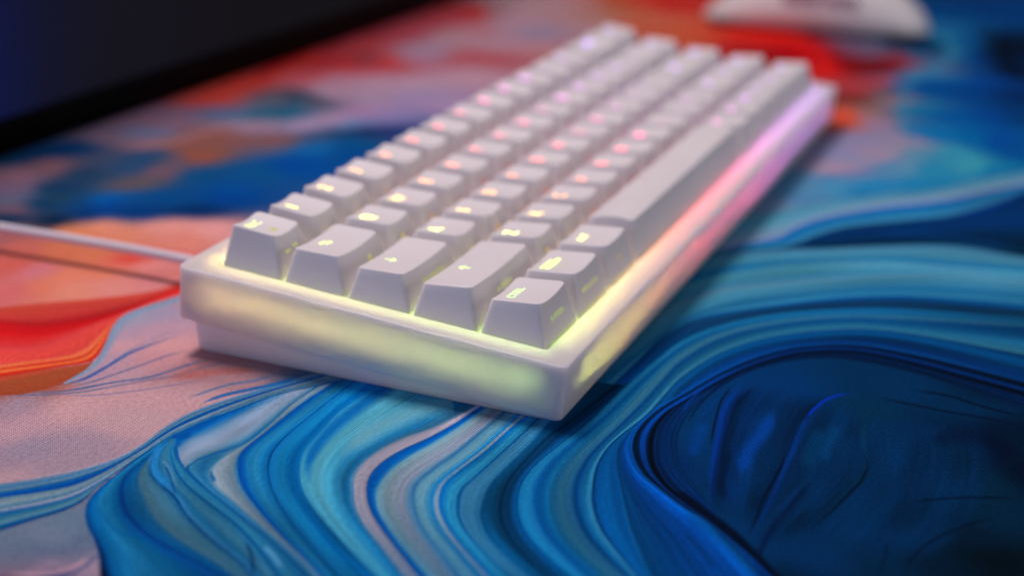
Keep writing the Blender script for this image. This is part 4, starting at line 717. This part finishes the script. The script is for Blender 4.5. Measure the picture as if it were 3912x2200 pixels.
STRANDS = [
  ([[5.7,110.8],[-0.5,112.7],[-7.1,114.7],[-13.8,116.0],[-20.3,116.0],[-26.0,116.0],[-32.4,116.7],[-37.8,119.6]],[[3.8,109.1],[-2.4,111.0],[-8.9,113.0],[-15.5,114.3],[-21.8,114.3],[-27.5,114.4],[-34.0,115.1],[-39.5,118.0]],(15, 75, 150),0.9,0.6,(0.5, 0.2)),
  ([[-4.2,102.2],[-10.8,105.5],[-19.0,108.3],[-26.9,111.0],[-32.5,113.1],[-38.7,116.7]],[[-5.3,101.3],[-11.8,104.6],[-20.0,107.3],[-27.8,110.1],[-33.5,112.2],[-39.7,115.8]],(60, 85, 130),0.7,0.6,(0.2, 0.2)),
  ([[-5.8,93.1],[-13.6,97.2],[-23.0,101.2],[-29.5,106.9],[-33.4,110.3],[-42.7,117.8]],[[-7.0,92.1],[-14.8,96.2],[-24.2,100.2],[-30.6,106.0],[-34.5,109.4],[-43.8,116.8]],(40, 85, 140),0.8,0.6,(0.2, 0.2)),
  ([[-4.7,88.4],[-11.5,92.4],[-18.8,95.8],[-25.3,101.7],[-31.0,105.9]],[[-7.1,86.5],[-13.8,90.5],[-21.1,93.9],[-27.6,99.8],[-33.2,104.0]],(105, 95, 120),0.55,0.9,(0.2, 0.2)),
  ([[7.2,113.5],[-0.0,115.2],[-10.1,116.9],[-19.1,116.9]],[[5.8,112.3],[-1.3,114.0],[-11.3,115.6],[-20.2,115.6]],(125, 130, 160),0.6,0.6,(0.2, 0.2)),
  ([[-25.8,101.3],[-31.4,105.5],[-38.0,111.0],[-43.2,117.3],[-47.1,124.6],[-49.5,129.0]],[[-26.8,100.4],[-32.4,104.7],[-39.0,110.1],[-44.2,116.5],[-48.1,123.8],[-50.5,128.1]],(80, 100, 140),0.75,0.6,(0.2, 0.2)),
  ([[-17.6,86.2],[-25.6,93.2],[-33.0,100.3],[-39.3,107.9],[-42.5,115.7]],[[-18.7,85.4],[-26.6,92.4],[-34.0,99.4],[-40.3,107.1],[-43.5,115.0]],(110, 110, 145),0.6,0.6,(0.2, 0.2)),
  ([[-32.3,109.0],[-37.8,113.2],[-42.0,118.3],[-45.5,123.8]],[[-33.1,108.3],[-38.7,112.4],[-42.9,117.5],[-46.4,123.1]],(60, 90, 140),0.7,0.6,(0.2, 0.2)),
  ([[-5.3,65.4],[-10.4,68.5],[-15.8,72.0],[-24.1,78.1],[-31.7,81.1]],[[-7.6,63.7],[-12.8,66.7],[-18.1,70.3],[-26.2,76.3],[-33.7,79.3]],(15, 85, 160),0.8,0.7,(0.2, 0.2)),
  ([[-7.2,72.3],[-14.2,76.2],[-19.6,80.9],[-30.8,85.6]],[[-8.8,71.1],[-15.7,75.0],[-21.1,79.7],[-32.2,84.4]],(40, 95, 155),0.6,0.7,(0.2, 0.2)),
  ([[-51.9,78.4],[-57.3,77.1],[-63.4,74.2],[-69.1,69.6],[-73.0,64.0],[-75.4,60.2]],[[-54.8,73.5],[-59.1,72.5],[-62.8,70.9],[-65.5,68.8],[-68.4,64.5],[-70.7,60.8]],(45, 125, 190),0.8,0.8,(0.2, 0.2)),
  ([[-62.5,71.9],[-63.9,69.2],[-67.4,65.1],[-71.2,61.7]],[[-60.4,72.4],[-62.1,69.3],[-66.1,64.6],[-70.2,61.0]],(90, 140, 175),0.6,0.8,(0.2, 0.2)),
  ([[-63.5,69.6],[-67.8,65.2],[-72.2,61.1],[-75.5,58.1]],[[-62.8,69.4],[-67.2,64.9],[-71.6,60.8],[-75.0,57.8]],(5, 65, 140),0.8,0.5,(0.2, 0.2)),
  ([[-66.7,75.8],[-71.9,74.3],[-77.1,71.6]],[[-67.5,74.0],[-72.4,72.6],[-77.3,70.1]],(5, 60, 125),0.5,0.9,(0.2, 0.2)),
  ([[-86.3,29.5],[-88.9,25.3],[-92.5,21.0]],[[-83.6,29.6],[-86.5,25.2],[-90.3,20.7]],(95, 150, 190),0.8,0.95,(0.2, 0.2)),
  ([[-92.7,26.1],[-96.0,21.3]],[[-90.5,26.1],[-93.9,21.2]],(70, 130, 165),0.6,0.95,(0.2, 0.2)),
  ([[-85.8,34.0],[-90.5,29.5],[-96.9,25.2]],[[-84.4,33.5],[-89.5,28.6],[-96.2,24.2]],(3, 25, 60),0.6,0.9,(0.2, 0.2)),
  ([[-91.6,54.4],[-92.6,60.3],[-88.6,67.2],[-84.5,72.0]],[[-93.5,53.3],[-94.5,59.6],[-90.2,67.2],[-85.8,72.3]],(5, 75, 150),0.4,0.9,(0.2, 0.2)),
  ([[-104.3,60.5],[-109.4,61.8],[-112.8,65.6],[-116.0,73.1]],[[-106.1,58.3],[-111.4,59.7],[-115.0,63.7],[-118.2,71.2]],(170, 138, 150),0.8,0.9,(0.05, 0.3)),
  ([[-102.6,59.0],[-108.6,59.1],[-113.2,62.0],[-116.4,66.0]],[[-103.5,57.7],[-109.6,57.8],[-114.4,60.8],[-117.7,64.9]],(25, 50, 110),0.6,0.8,(0.05, 0.3)),
  ([[3.1,45.1],[-0.1,45.6],[-14.2,46.4],[-27.3,46.3],[-39.5,44.6],[-50.3,40.9],[-59.0,35.5]],[[-4.8,38.2],[-7.4,38.7],[-20.6,39.6],[-32.5,39.7],[-42.6,38.5],[-49.9,36.1],[-56.6,31.9]],(8, 85, 160),0.8,0.9,(0.02, 0.3)),
  ([[3.9,26.9],[-4.5,32.7],[-15.8,37.1],[-28.4,39.3],[-39.2,39.2]],[[-11.8,17.6],[-19.1,22.9],[-28.4,26.8],[-38.6,28.8],[-47.7,28.9]],(115, 168, 182),0.75,1.0,(0.02, 0.3)),
  ([[-26.4,94.3],[-20.1,88.4],[-14.9,81.6],[-11.6,75.6]],[[-20.6,98.9],[-14.1,92.8],[-8.7,85.8],[-5.2,79.6]],(162, 95, 92),0.8,0.9,(0.2, 0.2)),
  ([[-52.0,75.1],[-51.6,73.7],[-50.7,72.3],[-49.4,70.9]],[[-48.9,77.0],[-48.5,75.8],[-47.7,74.5],[-46.5,73.1]],(8, 75, 150),0.95,0.6,(0.02, 0.2)),
  ([[469.3,-0.0],[478.0,-9.8],[476.6,-19.4],[467.7,-27.0]],[[503.3,6.6],[512.9,-4.1],[511.0,-15.7],[500.1,-24.8]],(4, 34, 66),0.85,0.9,(0.2, 0.2)),  # mouse's shadow painted into the print, deepening the dark base samples there
  ([[-51.8,73.9],[-48.1,73.4],[-44.3,72.5],[-39.9,71.2],[-35.8,70.0]],[[-49.7,76.2],[-45.9,75.7],[-42.0,74.8],[-37.5,73.5],[-33.3,72.3]],(8, 78, 152),0.95,0.6,(0.02, 0.2)),
  ([[29.4,-50.9],[16.1,-50.9],[2.5,-50.4],[-10.0,-51.6]],[[24.2,-57.5],[10.8,-57.3],[-1.4,-56.6],[-11.8,-57.5]],(3, 66, 160),0.6,1.0,(0.2, 0.2)),
  ([[15.0,-36.7],[3.3,-37.6],[-7.3,-39.4]],[[11.5,-43.0],[1.2,-43.7],[-8.2,-45.2]],(2, 62, 150),0.5,1.0,(0.2, 0.2)),
  ([[12.8,-33.6],[22.8,-33.3],[34.1,-34.9],[45.0,-38.4]],[[13.8,-32.2],[24.3,-31.9],[36.2,-33.6],[47.4,-37.1]],(3, 60, 150),0.6,0.9,(0.2, 0.2)),
  ([[7.0,-36.6],[19.2,-36.1],[32.9,-37.4],[45.7,-41.1]],[[7.7,-35.6],[20.2,-35.0],[34.4,-36.3],[47.5,-40.1]],(1, 16, 40),0.6,0.9,(0.2, 0.2)),
  ([[1.3,-39.8],[14.4,-38.6],[28.6,-40.1],[43.2,-44.0]],[[1.8,-38.6],[15.4,-37.4],[30.3,-38.9],[45.2,-42.9]],(2, 55, 130),0.5,0.9,(0.2, 0.2)),
  ([[27.9,-68.0],[15.0,-68.0],[3.3,-69.2]],[[24.3,-73.4],[12.9,-73.2],[2.6,-74.2]],(3, 70, 118),0.45,1.0,(0.2, 0.2)),
  ([[-8.3,-67.8],[-20.6,-67.0],[-30.7,-67.0]],[[-11.0,-71.0],[-22.8,-70.1],[-32.3,-70.1]],(2, 52, 110),0.45,1.0,(0.2, 0.2)),
  ([[41.1,-42.0],[32.0,-40.7],[21.5,-40.9],[5.9,-43.8],[-8.4,-46.5],[-21.6,-49.7],[-32.3,-53.1]],[[37.7,-44.5],[29.3,-43.3],[20.6,-43.4],[5.8,-46.0],[-8.2,-48.6],[-20.9,-51.6],[-31.3,-54.9]],(5, 50, 175),0.5,1.0,(0.2, 0.5)),
  ([[38.9,-40.1],[28.2,-39.3],[12.7,-41.6],[-0.5,-44.3]],[[37.5,-41.3],[27.5,-40.5],[12.6,-42.7],[-0.5,-45.4]],(1, 18, 45),0.8,0.8,(0.2, 0.2)),
  ([[40.3,-45.4],[28.9,-43.2],[14.4,-44.6],[3.0,-46.4],[-7.5,-48.7]],[[37.7,-47.1],[27.2,-45.0],[14.0,-46.3],[3.0,-48.0],[-7.3,-50.2]],(1, 20, 50),0.6,0.9,(0.2, 0.2)),
  ([[2.6,-46.5],[-7.1,-47.9],[-18.2,-50.3],[-27.5,-54.3]],[[1.7,-51.0],[-7.2,-52.2],[-15.9,-53.9],[-23.8,-57.3]],(1, 18, 42),0.55,1.0,(0.2, 0.2)),
  ([[46.8,-71.7],[44.7,-67.5],[40.0,-64.5],[33.3,-62.8],[26.9,-62.1]],[[44.9,-72.1],[42.8,-68.0],[38.5,-65.2],[32.2,-63.6],[26.0,-62.9]],(5, 50, 190),0.9,0.6,(0.4, 0.1)),
  ([[29.0,-61.3],[18.7,-61.3],[9.4,-62.1],[-0.3,-62.5],[-13.1,-63.1],[-24.5,-63.5],[-37.1,-64.3]],[[27.2,-63.7],[17.5,-63.6],[8.5,-64.3],[-1.3,-64.7],[-14.0,-65.2],[-25.3,-65.5],[-37.7,-66.3]],(5, 58, 145),0.5,1.0,(0.1, 0.4)),
  ([[5.9,-61.2],[-1.1,-62.3],[-9.6,-62.5],[-20.8,-62.5],[-28.5,-63.2],[-39.0,-63.6]],[[5.9,-62.1],[-1.4,-63.2],[-10.1,-63.4],[-21.2,-63.3],[-28.8,-64.0],[-39.4,-64.4]],(1, 14, 36),0.85,0.7,(0.2, 0.2)),
  ([[15.1,-77.6],[8.9,-80.3],[4.8,-81.2],[-2.1,-81.0],[-8.9,-79.7],[-18.6,-77.8],[-26.0,-75.8],[-34.4,-74.1],[-42.0,-73.6]],[[16.6,-78.4],[10.0,-81.1],[4.7,-82.3],[-3.1,-82.1],[-10.2,-80.7],[-19.8,-78.8],[-27.2,-76.8],[-35.4,-75.1],[-42.7,-74.6]],(1, 14, 34),0.8,0.9,(0.3, 0.6)),
  ([[-4.5,-69.5],[-16.3,-68.2],[-29.1,-66.7],[-37.4,-66.3],[-45.8,-67.1],[-53.5,-70.9]],[[-7.6,-72.7],[-19.3,-71.3],[-31.6,-69.8],[-38.8,-69.3],[-44.2,-69.7],[-50.5,-72.9]],(1, 16, 45),0.6,1.0,(0.2, 0.2)),
  ([[-27.8,-43.6],[-30.3,-48.0],[-34.9,-53.6],[-40.7,-61.2],[-47.2,-67.5],[-53.2,-73.0],[-56.0,-75.3]],[[-22.7,-43.4],[-25.5,-48.1],[-30.2,-53.9],[-36.4,-61.7],[-43.3,-68.3],[-49.5,-73.9],[-52.4,-76.3]],(1, 12, 32),0.95,0.8,(0.05, 0.05)),
  ([[-37.2,-47.8],[-40.9,-53.4],[-46.1,-60.1],[-52.3,-66.7],[-55.7,-70.4]],[[-29.4,-47.9],[-33.4,-53.7],[-39.2,-60.9],[-45.8,-67.7],[-49.2,-71.4]],(5, 72, 130),0.6,1.0,(0.2, 0.2)),
  ([[-42.7,-50.3],[-47.7,-55.3],[-54.9,-61.2]],[[-40.8,-50.5],[-45.9,-55.7],[-53.3,-61.6]],(2, 35, 70),0.5,0.9,(0.2, 0.2)),
  ([[44.9,-76.1],[44.3,-81.3],[44.1,-88.2],[43.8,-94.9],[44.2,-104.7],[43.4,-113.7]],[[47.6,-75.8],[47.0,-81.1],[46.7,-88.0],[46.4,-94.7],[46.8,-104.6],[46.0,-113.7]],(1, 14, 36),0.6,0.9,(0.2, 0.2)),
  ([[53.3,-83.3],[53.6,-93.5],[50.7,-103.9],[49.0,-113.2]],[[56.0,-83.0],[56.3,-93.3],[53.3,-103.9],[51.6,-113.2]],(1, 10, 28),0.6,0.9,(0.2, 0.2)),
  ([[-8.4,-93.6],[-4.6,-98.9],[0.2,-107.1],[4.4,-117.7]],[[-6.5,-93.2],[-2.6,-98.6],[2.3,-106.8],[6.5,-117.5]],(1, 14, 32),0.6,0.9,(0.2, 0.2)),
  ([[-4.3,-113.3],[-11.2,-106.9],[-21.0,-101.1],[-29.9,-98.1],[-40.0,-96.7]],[[-6.5,-113.9],[-13.3,-107.6],[-22.7,-101.9],[-31.0,-99.1],[-40.8,-97.7]],(1, 14, 34),0.6,0.9,(0.2, 0.2)),
  ([[-27.0,-91.4],[-33.6,-92.3],[-42.1,-92.2]],[[-26.7,-92.7],[-33.7,-93.6],[-42.6,-93.5]],(1, 18, 40),0.5,0.9,(0.2, 0.2)),
  ([[18.1,-94.1],[24.2,-103.4],[18.1,-114.9]],[[35.5,-91.0],[42.5,-102.5],[35.2,-116.1]],(1, 10, 34),0.45,1.0,(0.2, 0.2)),
  ([[23.8,-63.8],[11.4,-64.2],[-0.8,-65.3]],[[20.2,-70.6],[8.9,-70.8],[-2.2,-71.6]],(5, 66, 110),0.45,1.0,(0.2, 0.2)),
  ([[26.2,-52.1],[9.0,-51.7],[-10.7,-52.6]],[[21.2,-57.8],[5.3,-57.1],[-13.3,-57.8]],(3, 62, 150),0.5,1.0,(0.2, 0.2)),
  ([[101.2,-7.0],[111.5,-12.4],[120.8,-18.4],[130.0,-28.9]],[[103.9,-5.8],[114.4,-11.3],[124.0,-17.3],[133.2,-28.0]],(15, 105, 180),0.5,0.8,(0.2, 0.2)),
  ([[140.3,-35.0],[144.2,-51.5],[151.2,-71.4],[156.3,-95.6]],[[142.8,-34.5],[146.7,-51.0],[153.7,-71.0],[158.8,-95.3]],(110, 125, 165),0.5,0.9,(0.2, 0.2)),
  ([[202.3,-72.8],[215.3,-82.5],[232.7,-89.9],[249.6,-95.3]],[[210.3,-71.1],[223.4,-80.8],[240.5,-88.0],[257.5,-93.3]],(0, 50, 130),0.8,0.9,(0.2, 0.2)),
  ([[170.9,-50.5],[176.8,-71.5],[176.6,-88.7],[175.7,-101.4]],[[187.7,-47.7],[193.8,-69.5],[193.3,-87.5],[192.2,-100.7]],(0, 60, 125),0.4,1.0,(0.2, 0.2)),
  ([[311.6,232.8],[339.2,229.6],[365.4,224.8],[394.6,216.7],[419.6,205.3]],[[369.0,270.4],[401.4,268.0],[433.0,263.8],[468.6,255.9],[498.6,244.0]],(178, 68, 80),0.7,1.0,(0.2, 0.2)),
  ([[449.1,227.3],[445.5,220.6],[435.7,211.2]],[[496.5,245.8],[490.9,236.7],[477.9,224.5]],(195, 40, 35),0.9,0.9,(0.2, 0.2)),
  ([[340.9,186.9],[348.5,178.7],[346.8,164.1],[345.1,149.4]],[[365.9,199.1],[374.2,190.0],[372.2,174.1],[370.2,158.9]],(160, 75, 80),0.8,0.9,(0.2, 0.2)),
  ([[306.5,217.1],[320.0,217.3],[328.9,215.0]],[[323.2,228.4],[338.2,228.8],[348.2,226.4]],(115, 50, 62),0.8,0.9,(0.2, 0.2)),
  ([[309.9,208.2],[322.1,207.7],[326.5,204.7]],[[328.8,220.4],[342.7,220.0],[348.4,216.5]],(172, 52, 55),0.8,0.9,(0.2, 0.2)),
  ([[208.3,249.5],[222.7,241.8],[251.3,239.0],[285.8,238.7],[318.2,235.7]],[[234.7,269.0],[249.3,261.6],[278.9,259.6],[316.3,260.2],[352.0,257.8]],(195, 58, 50),0.9,0.9,(0.2, 0.2)),
  ([[262.1,246.4],[292.2,250.6],[333.2,252.3]],[[271.9,254.4],[303.4,259.0],[345.9,261.2]],(160, 10, 22),0.8,0.9,(0.2, 0.2)),
  ([[201.3,215.7],[213.2,206.7],[232.1,204.4],[242.6,204.9]],[[219.6,228.1],[231.6,219.2],[250.2,217.4],[260.2,218.1]],(38, 75, 100),0.8,0.9,(0.2, 0.2)),
  ([[233.9,214.2],[244.0,213.5],[241.9,208.0]],[[249.5,225.5],[261.6,224.5],[259.7,216.9]],(55, 58, 75),0.8,0.9,(0.2, 0.2)),
  ([[206.0,238.7],[209.8,231.4],[210.5,225.4]],[[217.8,246.5],[221.7,238.9],[222.4,232.6]],(75, 95, 135),0.7,1.0,(0.2, 0.2)),
  ([[141.6,210.4],[149.1,203.4],[160.9,196.1],[172.4,185.4],[183.8,171.2]],[[162.8,225.9],[170.6,218.9],[183.2,211.5],[195.7,200.3],[207.9,185.5]],(118, 74, 68),0.8,1.0,(0.2, 0.2)),
  ([[142.4,204.0],[142.3,196.3],[150.3,192.3]],[[155.6,212.1],[155.1,205.0],[162.9,201.5]],(135, 72, 55),0.8,1.0,(0.2, 0.2)),
  ([[142.3,235.6],[151.1,226.4],[164.8,220.3],[183.9,217.3],[196.7,209.8]],[[149.3,241.0],[158.2,231.9],[171.9,225.9],[191.5,223.0],[204.8,215.3]],(150, 110, 120),0.8,1.0,(0.2, 0.2)),
  ([[152.7,243.2],[161.7,233.9],[174.2,226.7]],[[163.7,251.7],[172.9,242.4],[185.7,235.2]],(95, 105, 142),0.7,1.0,(0.2, 0.2)),
  ([[113.6,259.4],[126.1,254.1],[132.2,246.0]],[[120.9,266.2],[133.8,260.8],[140.2,252.4]],(8, 48, 98),0.8,1.0,(0.2, 0.2)),
  ([[122.8,207.9],[124.0,202.0],[121.2,193.3]],[[132.8,214.7],[134.0,208.1],[131.0,198.7]],(105, 78, 88),0.7,1.0,(0.2, 0.2)),
  ([[200.3,170.0],[209.9,160.0],[219.0,146.5]],[[209.9,175.6],[219.7,165.4],[229.1,151.6]],(22, 42, 85),0.8,0.9,(0.2, 0.2)),
  ([[449.8,88.9],[455.0,72.5],[456.9,55.5],[451.4,41.1],[432.8,27.2],[409.6,10.4]],[[492.3,100.9],[497.7,83.5],[499.5,65.0],[492.0,47.6],[469.3,31.2],[443.8,13.4]],(208, 30, 22),0.85,0.95,(0.2, 0.2)),
  ([[432.5,19.5],[422.3,7.2],[419.9,-6.5],[418.8,-16.3]],[[463.6,24.0],[453.0,11.9],[450.3,-1.8],[449.1,-11.9]],(110, 12, 20),0.8,0.95,(0.2, 0.2)),
  ([[364.5,-5.2],[381.6,-11.6],[400.7,-20.4]],[[383.0,-0.1],[401.2,-6.6],[421.3,-15.7]],(165, 55, 62),0.9,0.9,(0.2, 0.2)),
  ([[302.1,-15.9],[326.6,-15.1],[347.4,-13.0]],[[311.7,-9.6],[334.8,-8.7],[352.9,-6.6]],(205, 75, 48),0.8,1.0,(0.2, 0.2)),
  ([[492.5,50.0],[482.6,40.7],[466.5,30.2]],[[511.3,52.9],[500.4,42.9],[483.1,31.8]],(85, 15, 25),0.7,1.0,(0.2, 0.2)),
  ([[223.9,-16.1],[239.2,-27.9],[255.1,-40.1],[272.5,-46.5]],[[229.0,-14.6],[244.6,-26.5],[260.5,-38.8],[277.8,-45.0]],(45, 100, 165),0.8,0.9,(0.2, 0.2)),
  ([[228.8,-12.4],[244.4,-24.3],[260.6,-36.6],[285.4,-44.4]],[[235.4,-10.6],[251.2,-22.5],[267.4,-34.8],[292.2,-42.5]],(158, 135, 158),0.8,0.9,(0.2, 0.2)),
  ([[536.0,-14.2],[498.5,-28.1],[488.3,-32.9],[462.2,-30.8],[439.7,-24.6],[408.9,-21.6],[370.6,-25.8],[333.7,-32.2],[301.3,-41.1],[282.3,-46.4]],[[563.8,-14.9],[522.9,-29.5],[483.0,-39.8],[439.4,-37.3],[417.1,-31.0],[396.5,-28.5],[370.5,-31.4],[340.6,-36.3],[310.9,-44.4],[291.4,-49.6]],(60, 125, 160),0.75,1.0,(0.2, 0.2)),
  ([[295.1,-50.9],[290.2,-61.9],[278.1,-72.2],[277.9,-73.5],[261.8,-63.6]],[[311.4,-49.5],[305.9,-61.2],[291.2,-73.1],[266.0,-76.9],[248.6,-66.4]],(65, 148, 168),0.7,1.0,(0.2, 0.2)),
  ([[290.9,-53.7],[272.0,-55.2],[257.9,-53.0]],[[289.6,-55.9],[268.5,-57.4],[252.9,-55.0]],(30, 115, 170),0.7,1.0,(0.2, 0.2)),
  ([[525.5,-51.2],[543.7,-53.3],[560.5,-63.5]],[[547.2,-45.5],[571.3,-48.5],[590.5,-59.6]],(0, 60, 125),0.5,1.0,(0.2, 0.2)),
  ([[539.7,-47.4],[480.5,-55.9],[433.9,-67.0],[416.1,-74.3]],[[552.5,-57.0],[501.8,-63.4],[466.7,-71.4],[454.5,-76.5]],(0, 14, 32),0.85,1.0,(0.2, 0.2)),
  ([[302.0,-88.0],[277.7,-76.6],[250.9,-65.3],[222.8,-45.5]],[[292.0,-89.8],[268.5,-78.6],[241.9,-67.2],[214.3,-47.6]],(20, 110, 170),0.5,1.0,(0.2, 0.2)),
]
MAT_GAIN = 1.32
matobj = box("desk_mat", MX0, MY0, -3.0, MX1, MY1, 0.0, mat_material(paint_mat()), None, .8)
tag(matobj, "large cloth desk mat printed with flowing blue, red and pink paint swirls", "desk mat")
CABLE = [(36,108,7.4),(36,118,7.6),(36.5,132,8),(37.0,150,8),(36.5,174,8),(35.6,199,8),(35,225,8),(36,250,9)]

# ------------------------------------------------------------------ cable, mouse, monitor, desk
def tube(name, pts, r, material, n=14):
    pts = [Vector(p) for p in pts]
    P = []
    for i in range(len(pts) - 1):
        p0, p1, p2, p3 = pts[max(i - 1, 0)], pts[i], pts[i + 1], pts[min(i + 2, len(pts) - 1)]
        for k in range(10):
            t = k / 10
            P.append(.5 * ((2 * p1) + (-p0 + p2) * t + (2 * p0 - 5 * p1 + 4 * p2 - p3) * t * t + (-p0 + 3 * p1 - 3 * p2 + p3) * t ** 3))
    P.append(pts[-1])
    rings = []
    for i, p in enumerate(P):
        d = (P[min(i + 1, len(P) - 1)] - P[max(i - 1, 0)]).normalized()
        s = d.cross(Vector((0, 0, 1))).normalized(); q = s.cross(d)
        rings.append([tuple((p + (s * math.cos(a) + q * math.sin(a)) * r) * MM) for a in [2 * math.pi * j / n for j in range(n)]])
    v, f = loft(rings)
    return link_mesh(name, v, f, material, None, True, 60)
cab = tube("usb_cable", CABLE, 1.55, M_CABLE)
tag(cab, "thin white cable leaving the keyboard's back, held just above the mat", "cable")

M_WHEEL = plain("pale_grey_rubber", (0.70, 0.66, 0.67), 0.45)
def mouse():
    root = empty("computer_mouse", (0.520, 0.045, 0.0), (0, 0, math.radians(4)))
    tag(root, "white wireless mouse with a rounded shell resting on the mat past the keyboard", "mouse")
    # body: lofted cross sections along y (front +y), width x, height z
    secs = []
    L = 126.0
    for i in range(25):
        t = i / 24
        y = -L / 2 + L * t
        e = math.sin(math.pi * min(max(t, .0), 1.0)) ** .34 if 0 < t < 1 else 0.02
        w = 31.5 * e * (1 - .10 * math.exp(-((t - .5) / .2) ** 2))
        h = 39 * (math.sin(math.pi * (t * .86 + .10)) ** .75) * min(1, e * 1.04)
        secs.append((y, max(w, .8), max(h, 1.2)))
    rings = []
    for y, w, h in secs:
        ring = []
        for k in range(28):
            a = 2 * math.pi * k / 28
            ca, sa = math.cos(a), math.sin(a)
            x = w * (abs(ca) ** .75) * (1 if ca > 0 else -1)
            if sa >= 0:
                z = 3.0 + (h - 3) * sa ** .82
            else:
                z = 3.0 - 2.2 * abs(sa) ** .5; x *= .94
            ring.append((x * MM, y * MM, z * MM))
        rings.append(ring)
    v, f = loft(rings)
    link_mesh("shell", v, f, M_MOUSE, root, True, 70)
    b = box("base", -26, -54, 0.2, 26, 54, 0.9, M_DARK, root, .3)
    box("scroll_wheel", -3, 24, 31.0, 3, 38, 35.4, M_WHEEL, root, 1.5)
    box("side_button", -30.2, -4, 21, -27.0, 16, 25, M_WHEEL, root, .8)
    box("side_button", -30.0, -24, 20.5, -26.4, -6, 24.5, M_WHEEL, root, .8)
mouse()

def monitor():
    root = empty("monitor", (0.305, 0.2585, 0.0), (0, 0, math.atan2(-0.0538, 0.9986)))
    tag(root, "long low black display with a dark screen and slim glossy bezel along the mat's edge", "monitor")
    W2 = 330
    def bx(name, *a, **k): return box(name, *a, root, **k)
    bx("back_housing", -W2, 5, .3, W2, 16, 161, M_BEZEL, bev=1.5)
    bx("bezel", -W2, 0, .2, W2, 5.2, 14.0, M_BEZEL, bev=.8)
    bx("bezel", -W2, 0, 154, W2, 5.2, 162, M_BEZEL, bev=.8)
    bx("bezel", -W2, 0, 14.1, -W2 + 7, 5.2, 153.9, M_BEZEL, bev=.6)
    bx("bezel", W2 - 7, 0, 14.1, W2, 5.2, 153.9, M_BEZEL, bev=.6)
    mt, nt, b = mat_new("dim_screen")
    b.inputs['Base Color'].default_value = (.003, .003, .004, 1); b.inputs['Roughness'].default_value = .3
    b.inputs['IOR'].default_value = 1.06
    tc = N(nt, 'ShaderNodeTexCoord'); sp = N(nt, 'ShaderNodeSeparateXYZ')
    nt.links.new(tc.outputs['Object'], sp.inputs[0])
    rp = N(nt, 'ShaderNodeValToRGB'); cr = rp.color_ramp
    cr.elements[0].position = 0.0; cr.elements[0].color = (.005, .009, .11, 1)
    cr.elements[1].position = 1.0; cr.elements[1].color = (.0075, .0075, .009, 1)
    for p, c in ((.215, (.006, .010, .060)), (.26, (.008, .009, .028)), (.32, (.009, .0085, .015)), (.46, (.008, .0075, .010))):
        e = cr.elements.new(p); e.color = (*c, 1)
    nz = N(nt, 'ShaderNodeTexNoise'); nz.inputs['Scale'].default_value = 9; nz.inputs['Detail'].default_value = 1
    nt.links.new(tc.outputs['Object'], nz.inputs['Vector'])
    ma = N(nt, 'ShaderNodeMath', operation='MULTIPLY_ADD'); ma.inputs[1].default_value = 1 / .66; ma.inputs[2].default_value = .5 - .04
    nt.links.new(sp.outputs['X'], ma.inputs[0])
    mb = N(nt, 'ShaderNodeMath', operation='MULTIPLY_ADD'); mb.inputs[1].default_value = .08
    nt.links.new(nz.outputs['Fac'], mb.inputs[0]); nt.links.new(ma.outputs[0], mb.inputs[2])
    nt.links.new(mb.outputs[0], rp.inputs['Fac'])
    nt.links.new(rp.outputs['Color'], b.inputs['Emission Color']); b.inputs['Emission Strength'].default_value = 0.75
    bx("screen", -W2 + 7.1, 2.0, 14.1, W2 - 7.1, 4.9, 153.9, mt)
monitor()

desk = box("desk", -1200, -600, -34, 1500, 620, -3.0, M_DESK, None, 2)
tag(desk, None, None, None, 'structure')
